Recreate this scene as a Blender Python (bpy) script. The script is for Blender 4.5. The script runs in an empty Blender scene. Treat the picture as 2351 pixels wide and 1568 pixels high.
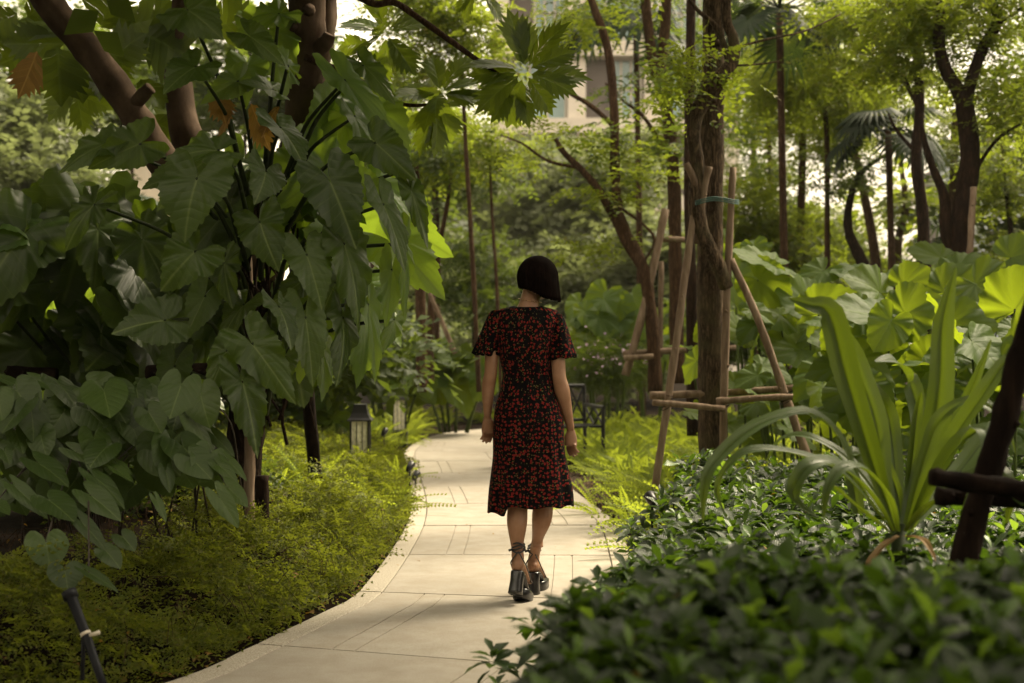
import bpy, math, random
import numpy as np
from mathutils import Vector, Matrix
R = math.radians
rng = np.random.default_rng(7)
random.seed(7)
scn = bpy.context.scene

# ------------------------------------------------------------------ camera, sky, sun, exposure
CAMZ = 1.3
FPX = 3265.0            # 50 mm lens on a 36 mm sensor, in 2351-px picture units
cam_d = bpy.data.cameras.new('camera'); cam = bpy.data.objects.new('camera', cam_d)
scn.collection.objects.link(cam); scn.camera = cam
cam.location = (0, 0, CAMZ)
cam.rotation_euler = (R(90) + math.atan(16 / FPX), 0, 0)
cam_d.lens = 50; cam_d.sensor_width = 36; cam_d.clip_start = 0.05; cam_d.clip_end = 2000
cam_d.dof.use_dof = True; cam_d.dof.focus_distance = 7.3; cam_d.dof.aperture_fstop = 2.4

world = bpy.data.worlds.new("World"); scn.world = world; world.use_nodes = True
wn = world.node_tree; wn.nodes.clear()
SUN_EL, SUN_AZ = 52.0, 55.0      # azimuth measured clockwise from +Y (the view direction)
sky = wn.nodes.new('ShaderNodeTexSky'); sky.sky_type = 'NISHITA'; sky.sun_disc = False
sky.sun_elevation = R(SUN_EL); sky.sun_rotation = R(SUN_AZ)
sky.air_density = 1.5; sky.dust_density = 5.0
cloud = wn.nodes.new('ShaderNodeMix'); cloud.data_type = 'RGBA'
cloud.inputs['Factor'].default_value = 0.7
cloud.inputs['B'].default_value = (11.8, 9.8, 6.9, 1)          # even pale cloud layer
bg = wn.nodes.new('ShaderNodeBackground'); bg.inputs['Strength'].default_value = 0.085
wo = wn.nodes.new('ShaderNodeOutputWorld')
wn.links.new(sky.outputs['Color'], cloud.inputs['A'])
wn.links.new(cloud.outputs['Result'], bg.inputs['Color'])
wn.links.new(bg.outputs['Background'], wo.inputs['Surface'])

sun_d = bpy.data.lights.new('sun', 'SUN'); sun = bpy.data.objects.new('sun', sun_d)
scn.collection.objects.link(sun)
sun_d.energy = 3.8; sun_d.angle = R(20); sun_d.color = (1.0, .86, .62)
sd = Vector((math.sin(R(SUN_AZ)) * math.cos(R(SUN_EL)), math.cos(R(SUN_AZ)) * math.cos(R(SUN_EL)), math.sin(R(SUN_EL))))
sun.rotation_euler = sd.to_track_quat('Z', 'Y').to_euler()

vs = scn.view_settings
scn.display_settings.display_device = 'sRGB'
vs.view_transform = 'Standard'; vs.look = 'None'; vs.gamma = 1; vs.use_curve_mapping = False
vs.exposure = 1.4
cy = scn.cycles
cy.max_bounces = 7; cy.diffuse_bounces = 3; cy.glossy_bounces = 2; cy.transmission_bounces = 4
cy.transparent_max_bounces = 4; cy.caustics_reflective = False; cy.caustics_refractive = False
cy.use_denoising = True; cy.sample_clamp_indirect = 6

# ------------------------------------------------------------------ helpers
COL = scn.collection
def W(px, py, d):
    """the point that is seen at (px,py) of the 2351 x 1568 picture, d metres away"""
    return Vector(((px - 1175.5) / FPX * d, d, CAMZ - (py - 800) / FPX * d))

def tag(o, label=None, cat=None, group=None, kind=None):
    if label: o['label'] = label
    if cat: o['category'] = cat
    if group: o['group'] = group
    if kind: o['kind'] = kind
    return o

def thing(name, loc, label, cat, group=None):
    o = bpy.data.objects.new(name, None); COL.objects.link(o); o.location = loc
    o.empty_display_size = .1
    return tag(o, label, cat, group)

def base_of(p):
    v = Vector((0, 0, 0))
    while p is not None:
        v += p.location; p = p.parent
    return v

def link(name, me, parent=None, mat=None):
    o = bpy.data.objects.new(name, me); COL.objects.link(o)
    if parent is not None: o.parent = parent
    return o

class MB:
    def __init__(s): s.v = []; s.f = []; s.uv = None
    def add(s, vs_, fs):
        b = len(s.v); s.v.extend([tuple(v) for v in vs_]); s.f.extend([tuple(i + b for i in f) for f in fs]); return s
    def box(s, c, sz, rot=None):
        hx, hy, hz = sz[0] / 2, sz[1] / 2, sz[2] / 2
        vs_ = [Vector((x * hx, y * hy, z * hz)) for x in (-1, 1) for y in (-1, 1) for z in (-1, 1)]
        if rot is not None: vs_ = [rot @ v for v in vs_]
        vs_ = [v + Vector(c) for v in vs_]
        return s.add(vs_, [(0, 1, 3, 2), (4, 6, 7, 5), (0, 4, 5, 1), (2, 3, 7, 6), (0, 2, 6, 4), (1, 5, 7, 3)])
    def tube(s, pts, rad, seg=8, jit=0.0, flat=1.0, cap=True, up=None):
        pts = [Vector(p) for p in pts]; n = len(pts)
        if not hasattr(rad, '__len__'): rad = [rad] * n
        rings = []; ref = None
        for i in range(n):
            t = (pts[min(i + 1, n - 1)] - pts[max(i - 1, 0)])
            t = t.normalized() if t.length > 1e-9 else Vector((0, 0, 1))
            if ref is None:
                ref = Vector(up) if up else (Vector((1, 0, 0)) if abs(t.x) < .8 else Vector((0, 1, 0)))
            a = (ref - t * ref.dot(t)).normalized(); ref = a
            b = t.cross(a)
            ring = []
            for k in range(seg):
                th = 2 * math.pi * k / seg
                r = rad[i] * (1 + (random.uniform(-jit, jit) if jit else 0))
                ring.append(pts[i] + a * math.cos(th) * r + b * math.sin(th) * r * flat)
            rings.append(ring)
        return s.loft(rings, cap)
    def loft(s, rings, cap=True, closed=True):
        n = len(rings[0]); vs_ = [v for r in rings for v in r]; fs = []
        for i in range(len(rings) - 1):
            for k in range(n if closed else n - 1):
                k2 = (k + 1) % n
                fs.append((i * n + k, i * n + k2, (i + 1) * n + k2, (i + 1) * n + k))
        if cap:
            fs.append(tuple(range(n - 1, -1, -1))); fs.append(tuple(range((len(rings) - 1) * n, len(rings) * n)))
        return s.add(vs_, fs)
    def ball(s, c, r, rot=None, nu=12, nv=8):
        if not hasattr(r, '__len__'): r = (r, r, r)
        rings = []
        for j in range(nv + 1):
            ph = math.pi * (j + .001) / (nv + .002) - math.pi / 2
            ring = []
            for i in range(nu):
                th = 2 * math.pi * i / nu
                v = Vector((math.cos(ph) * math.cos(th) * r[0], math.cos(ph) * math.sin(th) * r[1], math.sin(ph) * r[2]))
                if rot is not None: v = rot @ v
                ring.append(v + Vector(c))
            rings.append(ring)
        return s.loft(rings)
    def build(s, name, mat, parent=None, smooth=True, kind=None):
        b = base_of(parent)
        me = bpy.data.meshes.new(name)
        me.from_pydata([(v[0] - b.x, v[1] - b.y, v[2] - b.z) for v in s.v], [], s.f)
        if mat is not None: me.materials.append(mat)
        if smooth: me.shade_smooth()
        me.update()
        o = link(name, me, parent)
        if kind: o['kind'] = kind
        return o

def catmull(P, n=6):
    P = [tuple(p) for p in P]; out = []
    A = np.array([P[0]] + list(P) + [P[-1]], float)
    for i in range(1, len(A) - 2):
        for k in range(n):
            t = k / n
            p0, p1, p2, p3 = A[i - 1], A[i], A[i + 1], A[i + 2]
            out.append(.5 * ((2 * p1) + (-p0 + p2) * t + (2 * p0 - 5 * p1 + 4 * p2 - p3) * t * t + (-p0 + 3 * p1 - 3 * p2 + p3) * t ** 3))
    out.append(A[-2])
    return np.array(out)

# ------- triangle templates (V, F, UV) and baking of many copies into one mesh
def tmpl_mesh(name, T, mat, smooth=True):
    V, F, UV = T
    me = bpy.data.meshes.new(name)
    me.vertices.add(len(V)); me.vertices.foreach_set('co', np.asarray(V, np.float32).ravel())
    me.loops.add(F.size); me.loops.foreach_set('vertex_index', F.astype(np.int32).ravel())
    me.polygons.add(len(F)); me.polygons.foreach_set('loop_start', np.arange(0, F.size, 3, dtype=np.int32))
    me.update(calc_edges=True)
    if UV is not None:
        l = me.uv_layers.new(name='UVMap'); l.data.foreach_set('uv', np.asarray(UV, np.float32)[F.ravel()].ravel())
    if mat is not None: me.materials.append(mat)
    if smooth: me.shade_smooth()
    return me

def bake(T, M, P):
    """M: (n,3,3), columns are the axes; P: (n,3). Returns one template made of n copies."""
    V, F, UV = T; n = len(P)
    VV = (np.einsum('nij,kj->nki', M, V) + P[:, None, :]).reshape(-1, 3)
    FF = (F[None] + (np.arange(n) * len(V))[:, None, None]).reshape(-1, 3)
    return VV, FF, (np.tile(UV, (n, 1)) if UV is not None else None)

def merge(Ts):
    V = []; F = []; U = []; b = 0
    for T in Ts:
        V.append(T[0]); F.append(T[1] + b); U.append(T[2] if T[2] is not None else np.zeros((len(T[0]), 2))); b += len(T[0])
    return np.concatenate(V), np.concatenate(F), np.concatenate(U)

def baked(name, T, mat, parent=None, smooth=True, kind=None):
    b = base_of(parent)
    o = link(name, tmpl_mesh(name, (T[0] - np.array(b), T[1], T[2]), mat, smooth), parent)
    if kind: o['kind'] = kind
    return o

def rotm(yaw, pitch, roll, s):
    """arrays -> (n,3,3): Y axis of the template points along yaw at elevation pitch, rolled about itself"""
    cyw, syw = np.cos(yaw), np.sin(yaw); cp, sp = np.cos(pitch), np.sin(pitch); cr, sr = np.cos(roll), np.sin(roll)
    Y = np.stack([cyw * cp, syw * cp, sp], -1)
    X0 = np.stack([syw, -cyw, np.zeros_like(yaw)], -1)
    Z0 = np.cross(X0, Y)
    X = X0 * cr[:, None] + Z0 * sr[:, None]; Z = np.cross(X, Y)
    return np.stack([X, Y, Z], -1) * np.asarray(s).reshape(-1, 1, 1)

def place_many(name, me, M, P, parent, label=None):
    b = np.array(base_of(parent)); out = []
    for m, p in zip(M, P):
        o = bpy.data.objects.new(name, me); COL.objects.link(o); o.parent = parent
        mm = Matrix(((m[0][0], m[0][1], m[0][2], p[0] - b[0]), (m[1][0], m[1][1], m[1][2], p[1] - b[1]), (m[2][0], m[2][1], m[2][2], p[2] - b[2]), (0, 0, 0, 1)))
        o.matrix_basis = mm
        if label: o['label'] = label
        out.append(o)
    return out

def grid_tris(ni, nj, wrap=False):
    F = []
    for i in range(ni - 1):
        for j in range(nj if wrap else nj - 1):
            j2 = (j + 1) % nj
            a, b, c, d = i * nj + j, i * nj + j2, (i + 1) * nj + j2, (i + 1) * nj + j
            F += [(a, b, c), (a, c, d)]
    return np.array(F)

def polar_leaf(prof, nth=32, rings=(0.03, .35, .7, .9, 1.0), scal=.04, nscal=9, pleat=.02, npl=6, fold=.12, droop=.25, wave=.04, nw=5, asp=1.0, seed=0, k=.6):
    """a blade grown round the petiole's end: tip at +Y (length 1), basal lobes behind. UV = (vein phase, |x|)"""
    rs = np.random.default_rng(seed)
    a = np.array([p[0] for p in prof], float); r = np.array([p[1] for p in prof], float)
    lim = a[-1]
    u = np.linspace(-1, 1, nth + 1)
    th = np.sign(u) * np.abs(u) ** 1.15 * lim
    V = []; UV = []; ph = rs.uniform(0, 6.28, 4)
    for s in rings:
        for t in th:
            r0 = np.interp(abs(t), a, r)
            p0 = (r0 * math.cos(math.radians(t)) - k * abs(r0 * math.sin(math.radians(t)))) * npl
            rr = r0 * s * (1 - scal * s ** 3 * (math.cos(p0 * 2 * math.pi) + .3) * min(1, abs(t) / 12))
            x = rr * math.sin(math.radians(t)) * asp; y = rr * math.cos(math.radians(t))
            p = (y - k * abs(x)) * npl
            z = -droop * max(y, 0) ** 2 + .12 * max(-y, 0) + fold * abs(x) - fold * 1.1 * x * x
            z += pleat * -math.cos(p * 2 * math.pi) * min(1, abs(x) * 4)
            z += wave * s ** 2 * math.sin(math.radians(t) * nw + ph[0]) + wave * .4 * s ** 3 * math.sin(math.radians(t) * nw * 2.3 + ph[1])
            V.append((x, y, z)); UV.append((p, abs(x)))
    return np.array(V), grid_tris(len(rings), nth + 1), np.array(UV)

def rib_leaf(prof, ny=5, nx=3, fold=.15, droop=.2, npl=6, wave=0.0, seed=0):
    """a blade along a midrib: prof = [(y, halfwidth)]"""
    rs = np.random.default_rng(seed)
    a = [p[0] for p in prof]; w = [p[1] for p in prof]
    V = []; UV = []; ph = rs.uniform(0, 6)
    for y in np.linspace(0, 1, ny):
        hw = float(np.interp(y, a, w))
        for u in np.linspace(-1, 1, nx):
            x = u * hw
            V.append((x, y, fold * abs(x) - droop * y * y + wave * abs(u) * math.sin(y * 14 + ph + (2 if u > 0 else 0))))
            UV.append(((y - .6 * abs(x)) * npl, abs(x)))
    return np.array(V), grid_tris(ny, nx), np.array(UV)

def lobed_leaf(nl=6, seed=0, droop=.25):
    """a deeply cut leaf of forward-pointing lobes either side of a midrib"""
    rs = np.random.default_rng(seed)
    V = []; F = []; UV = []
    def add(x, y):
        z = .18 * abs(x) - droop * y * y - .25 * x * x + rs.uniform(-.008, .008)
        V.append((x, y, z)); UV.append(((y - .8 * abs(x)) * 6, abs(x))); return len(V) - 1
    ys = np.linspace(0.02, .86, nl + 1)
    Wd = [.22, .34, .42, .42, .34, .24][:nl]
    for sgn in (-1, 1):
        for i in range(nl):
            w = Wd[i] * rs.uniform(.9, 1.08)
            m0, m1 = add(0, ys[i]), add(0, ys[i + 1])
            s0 = add(sgn * w * .26, ys[i] + w * .28); s1 = add(sgn * Wd[min(i + 1, nl - 1)] * .26, ys[i + 1] + Wd[min(i + 1, nl - 1)] * .28)
            lo = add(sgn * w * .75, ys[i] + w * .52); up = add(sgn * w * .66, ys[i + 1] + w * .52)
            t = add(sgn * w * 1.05, ys[i + 1] + w * .72)
            quad = [(m0, s0, s1), (m0, s1, m1), (s0, lo, up), (s0, up, s1), (lo, t, up)]
            F += quad if sgn > 0 else [(a, c, b) for a, b, c in quad]
    m = add(0, .86); l = add(-.12, .95); r_ = add(.12, .95); t = add(0, 1.14)
    F += [(m, r_, t), (m, t, l)]
    return np.array(V), np.array(F), np.array(UV)

def frond(n=18, hw=.11, droop=.45, seed=0):
    """pinnate fern frond along +Y, arching down"""
    rs = np.random.default_rng(seed); V = []; F = []; UV = []
    def z(y): return .15 * y - droop * y * y
    for i in range(n):
        y = .08 + .92 * i / n; w = hw * (1 - ((y - .35) / .75) ** 2) if y > .35 else hw * (.55 + .45 * y / .35)
        w = max(w, .012)
        for sgn in (-1, 1):
            b = len(V); a = .9 / n * .5; l = w * rs.uniform(.85, 1.1)
            V += [(0, y, z(y)), (sgn * l * .5, y - a * .8, z(y) + .012), (sgn * l, y + .25 * l, z(y) - .015), (sgn * l * .45, y + a * 1.2, z(y) + .012)]
            UV += [(0, 0), (.5, .5), (1, 1), (.5, .5)]
            F += [(b, b + 1, b + 3), (b + 1, b + 2, b + 3)]
    return np.array(V, float), np.array(F), np.array(UV, float)

def spray(n=5, ll=.16, lw=.055, seed=0, droop=.25, alt=False):
    """flat compound leaf, leaflets either side; unit length"""
    rs = np.random.default_rng(seed); V = []; F = []; UV = []
    for i in range(n):
        for sgn in (-1, 1):
            y = (i + .6) / n + (.5 / n if alt and sgn > 0 else 0)
            ang = math.radians(rs.uniform(40, 75)); L = ll * rs.uniform(.8, 1.2); b = len(V)
            dx, dy = sgn * math.sin(ang) * L, math.cos(ang) * L
            nx_, ny_ = -dy / L * lw, dx / L * lw
            z0 = -droop * y * y; z1 = z0 - .04 * rs.uniform(-1, 2)
            V += [(0, y, z0), (dx * .5 + nx_, y + dy * .5 + ny_, z0 + .02), (dx, y + dy, z1), (dx * .5 - nx_, y + dy * .5 - ny_, z0 + .02)]
            UV += [(0, 0), (.5, 1), (1, 0), (.5, 1)]
            F += [(b, b + 1, b + 2), (b, b + 2, b + 3)]
    return np.array(V), np.array(F), np.array(UV, float)

# ------------------------------------------------------------------ materials
def newmat(name):
    m = bpy.data.materials.new(name); m.use_nodes = True; nt = m.node_tree; nt.nodes.clear()
    out = nt.nodes.new('ShaderNodeOutputMaterial'); return m, nt, out
def N(nt, t, **kw):
    n = nt.nodes.new(t)
    for k, v in kw.items(): setattr(n, k, v)
    return n
def ramp(nt, fac, stops, interp='LINEAR'):
    r = N(nt, 'ShaderNodeValToRGB'); e = r.color_ramp; e.interpolation = interp
    while len(e.elements) < len(stops): e.elements.new(.5)
    for el, (p, c) in zip(e.elements, stops):
        el.position = p; el.color = (*c, 1) if len(c) == 3 else c
    nt.links.new(fac, r.inputs['Fac']); return r.outputs['Color']
def mth(nt, op, a, b=None, clamp=False):
    n = N(nt, 'ShaderNodeMath', operation=op); n.use_clamp = clamp
    for i, v in enumerate((a, b)):
        if v is None: continue
        if isinstance(v, (int, float)): n.inputs[i].default_value = v
        else: nt.links.new(v, n.inputs[i])
    return n.outputs[0]
def mixc(nt, fac, a, b, mode='MIX'):
    n = N(nt, 'ShaderNodeMix'); n.data_type = 'RGBA'; n.blend_type = mode
    for k, v in (('Factor', fac), ('A', a), ('B', b)):
        if isinstance(v, (int, float)): n.inputs[k].default_value = v
        elif isinstance(v, tuple): n.inputs[k].default_value = (*v, 1)
        else: nt.links.new(v, n.inputs[k])
    return n.outputs['Result']

def leafmat(name, cols, trans, tf=.35, rough=.42, veins=True, vein_col=None, spec=.5, bump=.16):
    """cols: base colours from leaf to leaf; trans: light that comes through; veins from UV.x"""
    m, nt, out = newmat(name)
    geo = N(nt, 'ShaderNodeNewGeometry'); oi = N(nt, 'ShaderNodeObjectInfo')
    r = mth(nt, 'FRACT', mth(nt, 'ADD', geo.outputs['Random Per Island'], oi.outputs['Random']))
    n = len(cols)
    col = ramp(nt, r, [(i / max(n - 1, 1), c) for i, c in enumerate(cols)])
    tc = N(nt, 'ShaderNodeTexCoord')
    nz = N(nt, 'ShaderNodeTexNoise'); nz.inputs['Scale'].default_value = 9; nz.inputs['Detail'].default_value = 3
    nt.links.new(tc.outputs['Object'], nz.inputs['Vector'])
    col = mixc(nt, mth(nt, 'MULTIPLY', nz.outputs['Fac'], .45), col, tuple(c * .55 for c in cols[0]))
    bsdf = N(nt, 'ShaderNodeBsdfPrincipled'); tr = N(nt, 'ShaderNodeBsdfTranslucent')
    tcol = mixc(nt, r, tuple(c * .8 for c in trans), trans)
    if veins:
        sep = N(nt, 'ShaderNodeSeparateXYZ'); nt.links.new(tc.outputs['UV'], sep.inputs[0])
        ph = mth(nt, 'FRACT', sep.outputs[0])
        side = mth(nt, 'SUBTRACT', 1.0, mth(nt, 'MULTIPLY', mth(nt, 'ABSOLUTE', mth(nt, 'SUBTRACT', ph, .5)), 18), clamp=True)
        mid = mth(nt, 'SUBTRACT', 1.0, mth(nt, 'MULTIPLY', sep.outputs[1], 34), clamp=True)
        v = mth(nt, 'MAXIMUM', mth(nt, 'MULTIPLY', side, .42), mid, clamp=True)
        vc = vein_col or tuple(min(1, c * 2.2 + .02) for c in cols[-1])
        col = mixc(nt, mth(nt, 'MULTIPLY', v, .75), col, vc)
        tcol = mixc(nt, mth(nt, 'MULTIPLY', v, .6), tcol, tuple(c * .45 for c in trans))
        bp = N(nt, 'ShaderNodeBump'); bp.inputs['Strength'].default_value = bump; bp.inputs['Distance'].default_value = .01
        h = mth(nt, 'SUBTRACT', mth(nt, 'POWER', mth(nt, 'ABSOLUTE', mth(nt, 'SINE', mth(nt, 'MULTIPLY', mth(nt, 'SUBTRACT', ph, .5), 3.1416))), .6), mth(nt, 'MULTIPLY', v, .3))
        nt.links.new(h, bp.inputs['Height']); nt.links.new(bp.outputs[0], bsdf.inputs['Normal'])
    nt.links.new(col, bsdf.inputs['Base Color'])
    rg = mth(nt, 'ADD', mth(nt, 'MULTIPLY', nz.outputs['Fac'], .25), rough - .1)
    nt.links.new(rg, bsdf.inputs['Roughness']); bsdf.inputs['Specular IOR Level'].default_value = spec
    nt.links.new(tcol, tr.inputs['Color'])
    mx = N(nt, 'ShaderNodeMixShader'); mx.inputs[0].default_value = tf
    nt.links.new(bsdf.outputs[0], mx.inputs[1]); nt.links.new(tr.outputs[0], mx.inputs[2]); nt.links.new(mx.outputs[0], out.inputs[0])
    return m

def noisemat(name, stops, scale=20, detail=6, rough=.85, bump=.3, dist=.01, stretch=(1, 1, 1), rings=0.0, spec=.08, rampd=None, metal=0.0):
    m, nt, out = newmat(name)
    tc = N(nt, 'ShaderNodeTexCoord'); mp = N(nt, 'ShaderNodeMapping'); mp.inputs['Scale'].default_value = stretch
    nt.links.new(tc.outputs['Object'], mp.inputs[0])
    nz = N(nt, 'ShaderNodeTexNoise'); nz.inputs['Scale'].default_value = scale; nz.inputs['Detail'].default_value = detail; nz.inputs['Roughness'].default_value = .65
    nt.links.new(mp.outputs[0], nz.inputs['Vector'])
    f = nz.outputs['Fac']
    if rings:
        wv = N(nt, 'ShaderNodeTexWave'); wv.bands_direction = 'Z'; wv.inputs['Scale'].default_value = rings; wv.inputs['Distortion'].default_value = 3.5; wv.inputs['Detail'].default_value = 3
        nt.links.new(tc.outputs['Object'], wv.inputs['Vector'])
        f = mth(nt, 'ADD', mth(nt, 'MULTIPLY', f, .88), mth(nt, 'MULTIPLY', wv.outputs['Fac'], .12))
    b = N(nt, 'ShaderNodeBsdfPrincipled'); b.inputs['Roughness'].default_value = rough; b.inputs['Specular IOR Level'].default_value = spec; b.inputs['Metallic'].default_value = metal
    nt.links.new(ramp(nt, f, stops), b.inputs['Base Color'])
    bp = N(nt, 'ShaderNodeBump'); bp.inputs['Strength'].default_value = bump; bp.inputs['Distance'].default_value = dist
    nt.links.new(f, bp.inputs['Height']); nt.links.new(bp.outputs[0], b.inputs['Normal']); nt.links.new(b.outputs[0], out.inputs[0])
    return m

def barkmat(name, dark, light, sc=18, stretch=(1, 1, .18), bump=.9, moss=None):
    m, nt, out = newmat(name)
    tc = N(nt, 'ShaderNodeTexCoord'); mp = N(nt, 'ShaderNodeMapping'); mp.inputs['Scale'].default_value = stretch
    nt.links.new(tc.outputs['Object'], mp.inputs[0])
    vo = N(nt, 'ShaderNodeTexVoronoi'); vo.feature = 'DISTANCE_TO_EDGE'; vo.inputs['Scale'].default_value = sc * 2.2
    nz = N(nt, 'ShaderNodeTexNoise'); nz.inputs['Scale'].default_value = sc; nz.inputs['Detail'].default_value = 7; nz.inputs['Roughness'].default_value = .7
    dm = mixc(nt, .12, mp.outputs[0], nz.outputs['Color'], 'ADD')
    nt.links.new(mp.outputs[0], nz.inputs['Vector']); nt.links.new(dm, vo.inputs['Vector'])
    f = mth(nt, 'ADD', mth(nt, 'MULTIPLY', nz.outputs['Fac'], .6), mth(nt, 'MULTIPLY', vo.outputs['Distance'], .9), clamp=True)
    col = ramp(nt, f, [(.25, dark), (.5, tuple((a + b) / 2 for a, b in zip(dark, light))), (.75, light)])
    n2 = N(nt, 'ShaderNodeTexNoise'); n2.inputs['Scale'].default_value = 3.5; n2.inputs['Detail'].default_value = 5
    nt.links.new(tc.outputs['Object'], n2.inputs['Vector'])
    if moss: col = mixc(nt, ramp(nt, n2.outputs['Fac'], [(.5, (0, 0, 0)), (.68, (.7, .7, .7))]), col, moss)
    b = N(nt, 'ShaderNodeBsdfPrincipled'); b.inputs['Roughness'].default_value = .9; b.inputs['Specular IOR Level'].default_value = .08
    nt.links.new(col, b.inputs['Base Color'])
    bp = N(nt, 'ShaderNodeBump'); bp.inputs['Strength'].default_value = bump; bp.inputs['Distance'].default_value = .02
    nt.links.new(f, bp.inputs['Height']); nt.links.new(bp.outputs[0], b.inputs['Normal']); nt.links.new(b.outputs[0], out.inputs[0])
    return m

def plainmat(name, col, rough=.5, metal=0.0, spec=.5, coat=0.0):
    m, nt, out = newmat(name)
    b = N(nt, 'ShaderNodeBsdfPrincipled'); nz = N(nt, 'ShaderNodeTexNoise'); nz.inputs['Scale'].default_value = 30; nz.inputs['Detail'].default_value = 5
    tc = N(nt, 'ShaderNodeTexCoord'); nt.links.new(tc.outputs['Object'], nz.inputs['Vector'])
    nt.links.new(ramp(nt, nz.outputs['Fac'], [(.3, tuple(c * .75 for c in col)), (.7, tuple(min(1, c * 1.2) for c in col))]), b.inputs['Base Color'])
    nt.links.new(mth(nt, 'ADD', mth(nt, 'MULTIPLY', nz.outputs['Fac'], .3), rough - .15), b.inputs['Roughness'])
    b.inputs['Metallic'].default_value = metal; b.inputs['Specular IOR Level'].default_value = spec; b.inputs['Coat Weight'].default_value = coat
    nt.links.new(b.outputs[0], out.inputs[0]); return m

M = {}
M['soil'] = noisemat('soil', [(.3, (.003, .002, .0013)), (.55, (.009, .0055, .003)), (.8, (.026, .015, .008))], 14, 8, .95, .8, .03, spec=.03)
def concretemat():
    m, nt, out = newmat('concrete'); tc = N(nt, 'ShaderNodeTexCoord'); b = N(nt, 'ShaderNodeBsdfPrincipled'); oi = N(nt, 'ShaderNodeObjectInfo')
    def nz(s, d): 
        n = N(nt, 'ShaderNodeTexNoise'); n.inputs['Scale'].default_value = s; n.inputs['Detail'].default_value = d; n.inputs['Roughness'].default_value = .6; nt.links.new(tc.outputs['Object'], n.inputs['Vector']); return n.outputs['Fac']
    big, mid, fine = nz(1.1, 6), nz(7, 8), nz(170, 3)
    c = ramp(nt, big, [(.3, (.33, .30, .25)), (.55, (.40, .365, .31)), (.75, (.36, .335, .285))])
    c = mixc(nt, ramp(nt, mid, [(.35, (.55, .55, .55)), (.6, (0, 0, 0))]), c, (.29, .25, .19))
    c = mixc(nt, ramp(nt, fine, [(.35, (.45, .45, .45)), (.5, (0, 0, 0))]), c, (.22, .19, .15))
    c = mixc(nt, ramp(nt, fine, [(.6, (0, 0, 0)), (.75, (.5, .5, .5))]), c, (.55, .5, .42))
    sc = mth(nt, 'ADD', mth(nt, 'MULTIPLY', oi.outputs['Random'], .14), .93)
    cc = N(nt, 'ShaderNodeVectorMath', operation='SCALE'); nt.links.new(c, cc.inputs[0]); nt.links.new(sc, cc.inputs['Scale']); nt.links.new(cc.outputs[0], b.inputs['Base Color'])
    b.inputs['Roughness'].default_value = .85; b.inputs['Specular IOR Level'].default_value = .25
    bp = N(nt, 'ShaderNodeBump'); bp.inputs['Strength'].default_value = .35; bp.inputs['Distance'].default_value = .003
    nt.links.new(fine, bp.inputs['Height']); nt.links.new(bp.outputs[0], b.inputs['Normal']); nt.links.new(b.outputs[0], out.inputs[0]); return m
M['concrete'] = concretemat()
M['aggregate'] = noisemat('aggregate', [(.3, (.22, .19, .15)), (.5, (.42, .38, .31)), (.72, (.60, .55, .47))], 140, 3, .85, .5, .004)
M['gravel'] = noisemat('gravel', [(.3, (.05, .035, .025)), (.6, (.16, .12, .09)), (.8, (.28, .22, .17))], 60, 5, .9, .8, .01)
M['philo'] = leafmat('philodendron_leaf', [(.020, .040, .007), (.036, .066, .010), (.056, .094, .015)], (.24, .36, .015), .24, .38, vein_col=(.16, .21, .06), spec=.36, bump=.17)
M['philo_b'] = leafmat('philodendron_leaf_painted_sun', [(.05, .10, .02), (.07, .13, .025)], (.42, .60, .04), .45, .42, vein_col=(.14, .2, .05))  # lit copy of the philodendron leaf: sun from behind painted into the colour
M['philo_o'] = leafmat('withered_leaf', [(.20, .11, .025), (.28, .16, .035)], (.5, .28, .03), .3, .7)
M['heart'] = leafmat('heart_leaf', [(.024, .046, .009), (.040, .072, .014), (.058, .098, .02)], (.22, .32, .02), .2, .38, vein_col=(.13, .18, .05), spec=.34, bump=.14)
M['bread'] = leafmat('lobed_leaf', [(.035, .066, .008), (.055, .092, .010), (.08, .12, .013)], (.28, .37, .015), .38, .45)
M['taro'] = leafmat('elephant_ear_leaf', [(.035, .070, .010), (.055, .10, .013), (.045, .085, .014)], (.36, .47, .018), .45, .55, vein_col=(.13, .19, .04), spec=.18)
M['crinum'] = leafmat('strap_leaf', [(.038, .074, .010), (.056, .10, .013)], (.20, .28, .012), .34, .38, veins=True, vein_col=(.02, .045, .008), spec=.5, bump=.3)
M['fern'] = leafmat('fern_frond', [(.09, .14, .010), (.15, .20, .014), (.22, .26, .02)], (.55, .66, .05), .48, .6, veins=False, spec=.3)
M['cover'] = leafmat('ground_cover', [(.045, .065, .006), (.09, .12, .010), (.15, .17, .016), (.12, .10, .025)], (.36, .42, .03), .36, .6, veins=False, spec=.3)
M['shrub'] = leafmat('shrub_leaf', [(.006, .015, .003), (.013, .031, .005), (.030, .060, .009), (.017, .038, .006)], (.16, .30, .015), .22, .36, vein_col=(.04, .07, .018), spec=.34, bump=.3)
M['shrub_y'] = leafmat('shrub_young_leaf', [(.07, .14, .02), (.10, .19, .025)], (.35, .55, .04), .4, .35, spec=.55)
M['can_y'] = leafmat('canopy_yellow_green', [(.035, .065, .006), (.06, .095, .008), (.09, .12, .010), (.15, .11, .012)], (.34, .43, .03), .42, .6, veins=False, spec=.3)
M['can_g'] = leafmat('canopy_green', [(.016, .032, .006), (.030, .054, .009), (.05, .08, .013)], (.2, .28, .025), .38, .6, veins=False, spec=.35)
M['can_f'] = leafmat('canopy_painted_haze', [(.07, .09, .035), (.11, .13, .055), (.15, .17, .08)], (.3, .36, .12), .35, .6, veins=False, spec=.4)  # pale grey-greens: distance haze painted into the leaf colour
M['palm'] = leafmat('palm_frond', [(.008, .018, .007), (.014, .028, .011), (.022, .038, .017)], (.08, .13, .02), .15, .55, veins=False, spec=.2)
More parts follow.
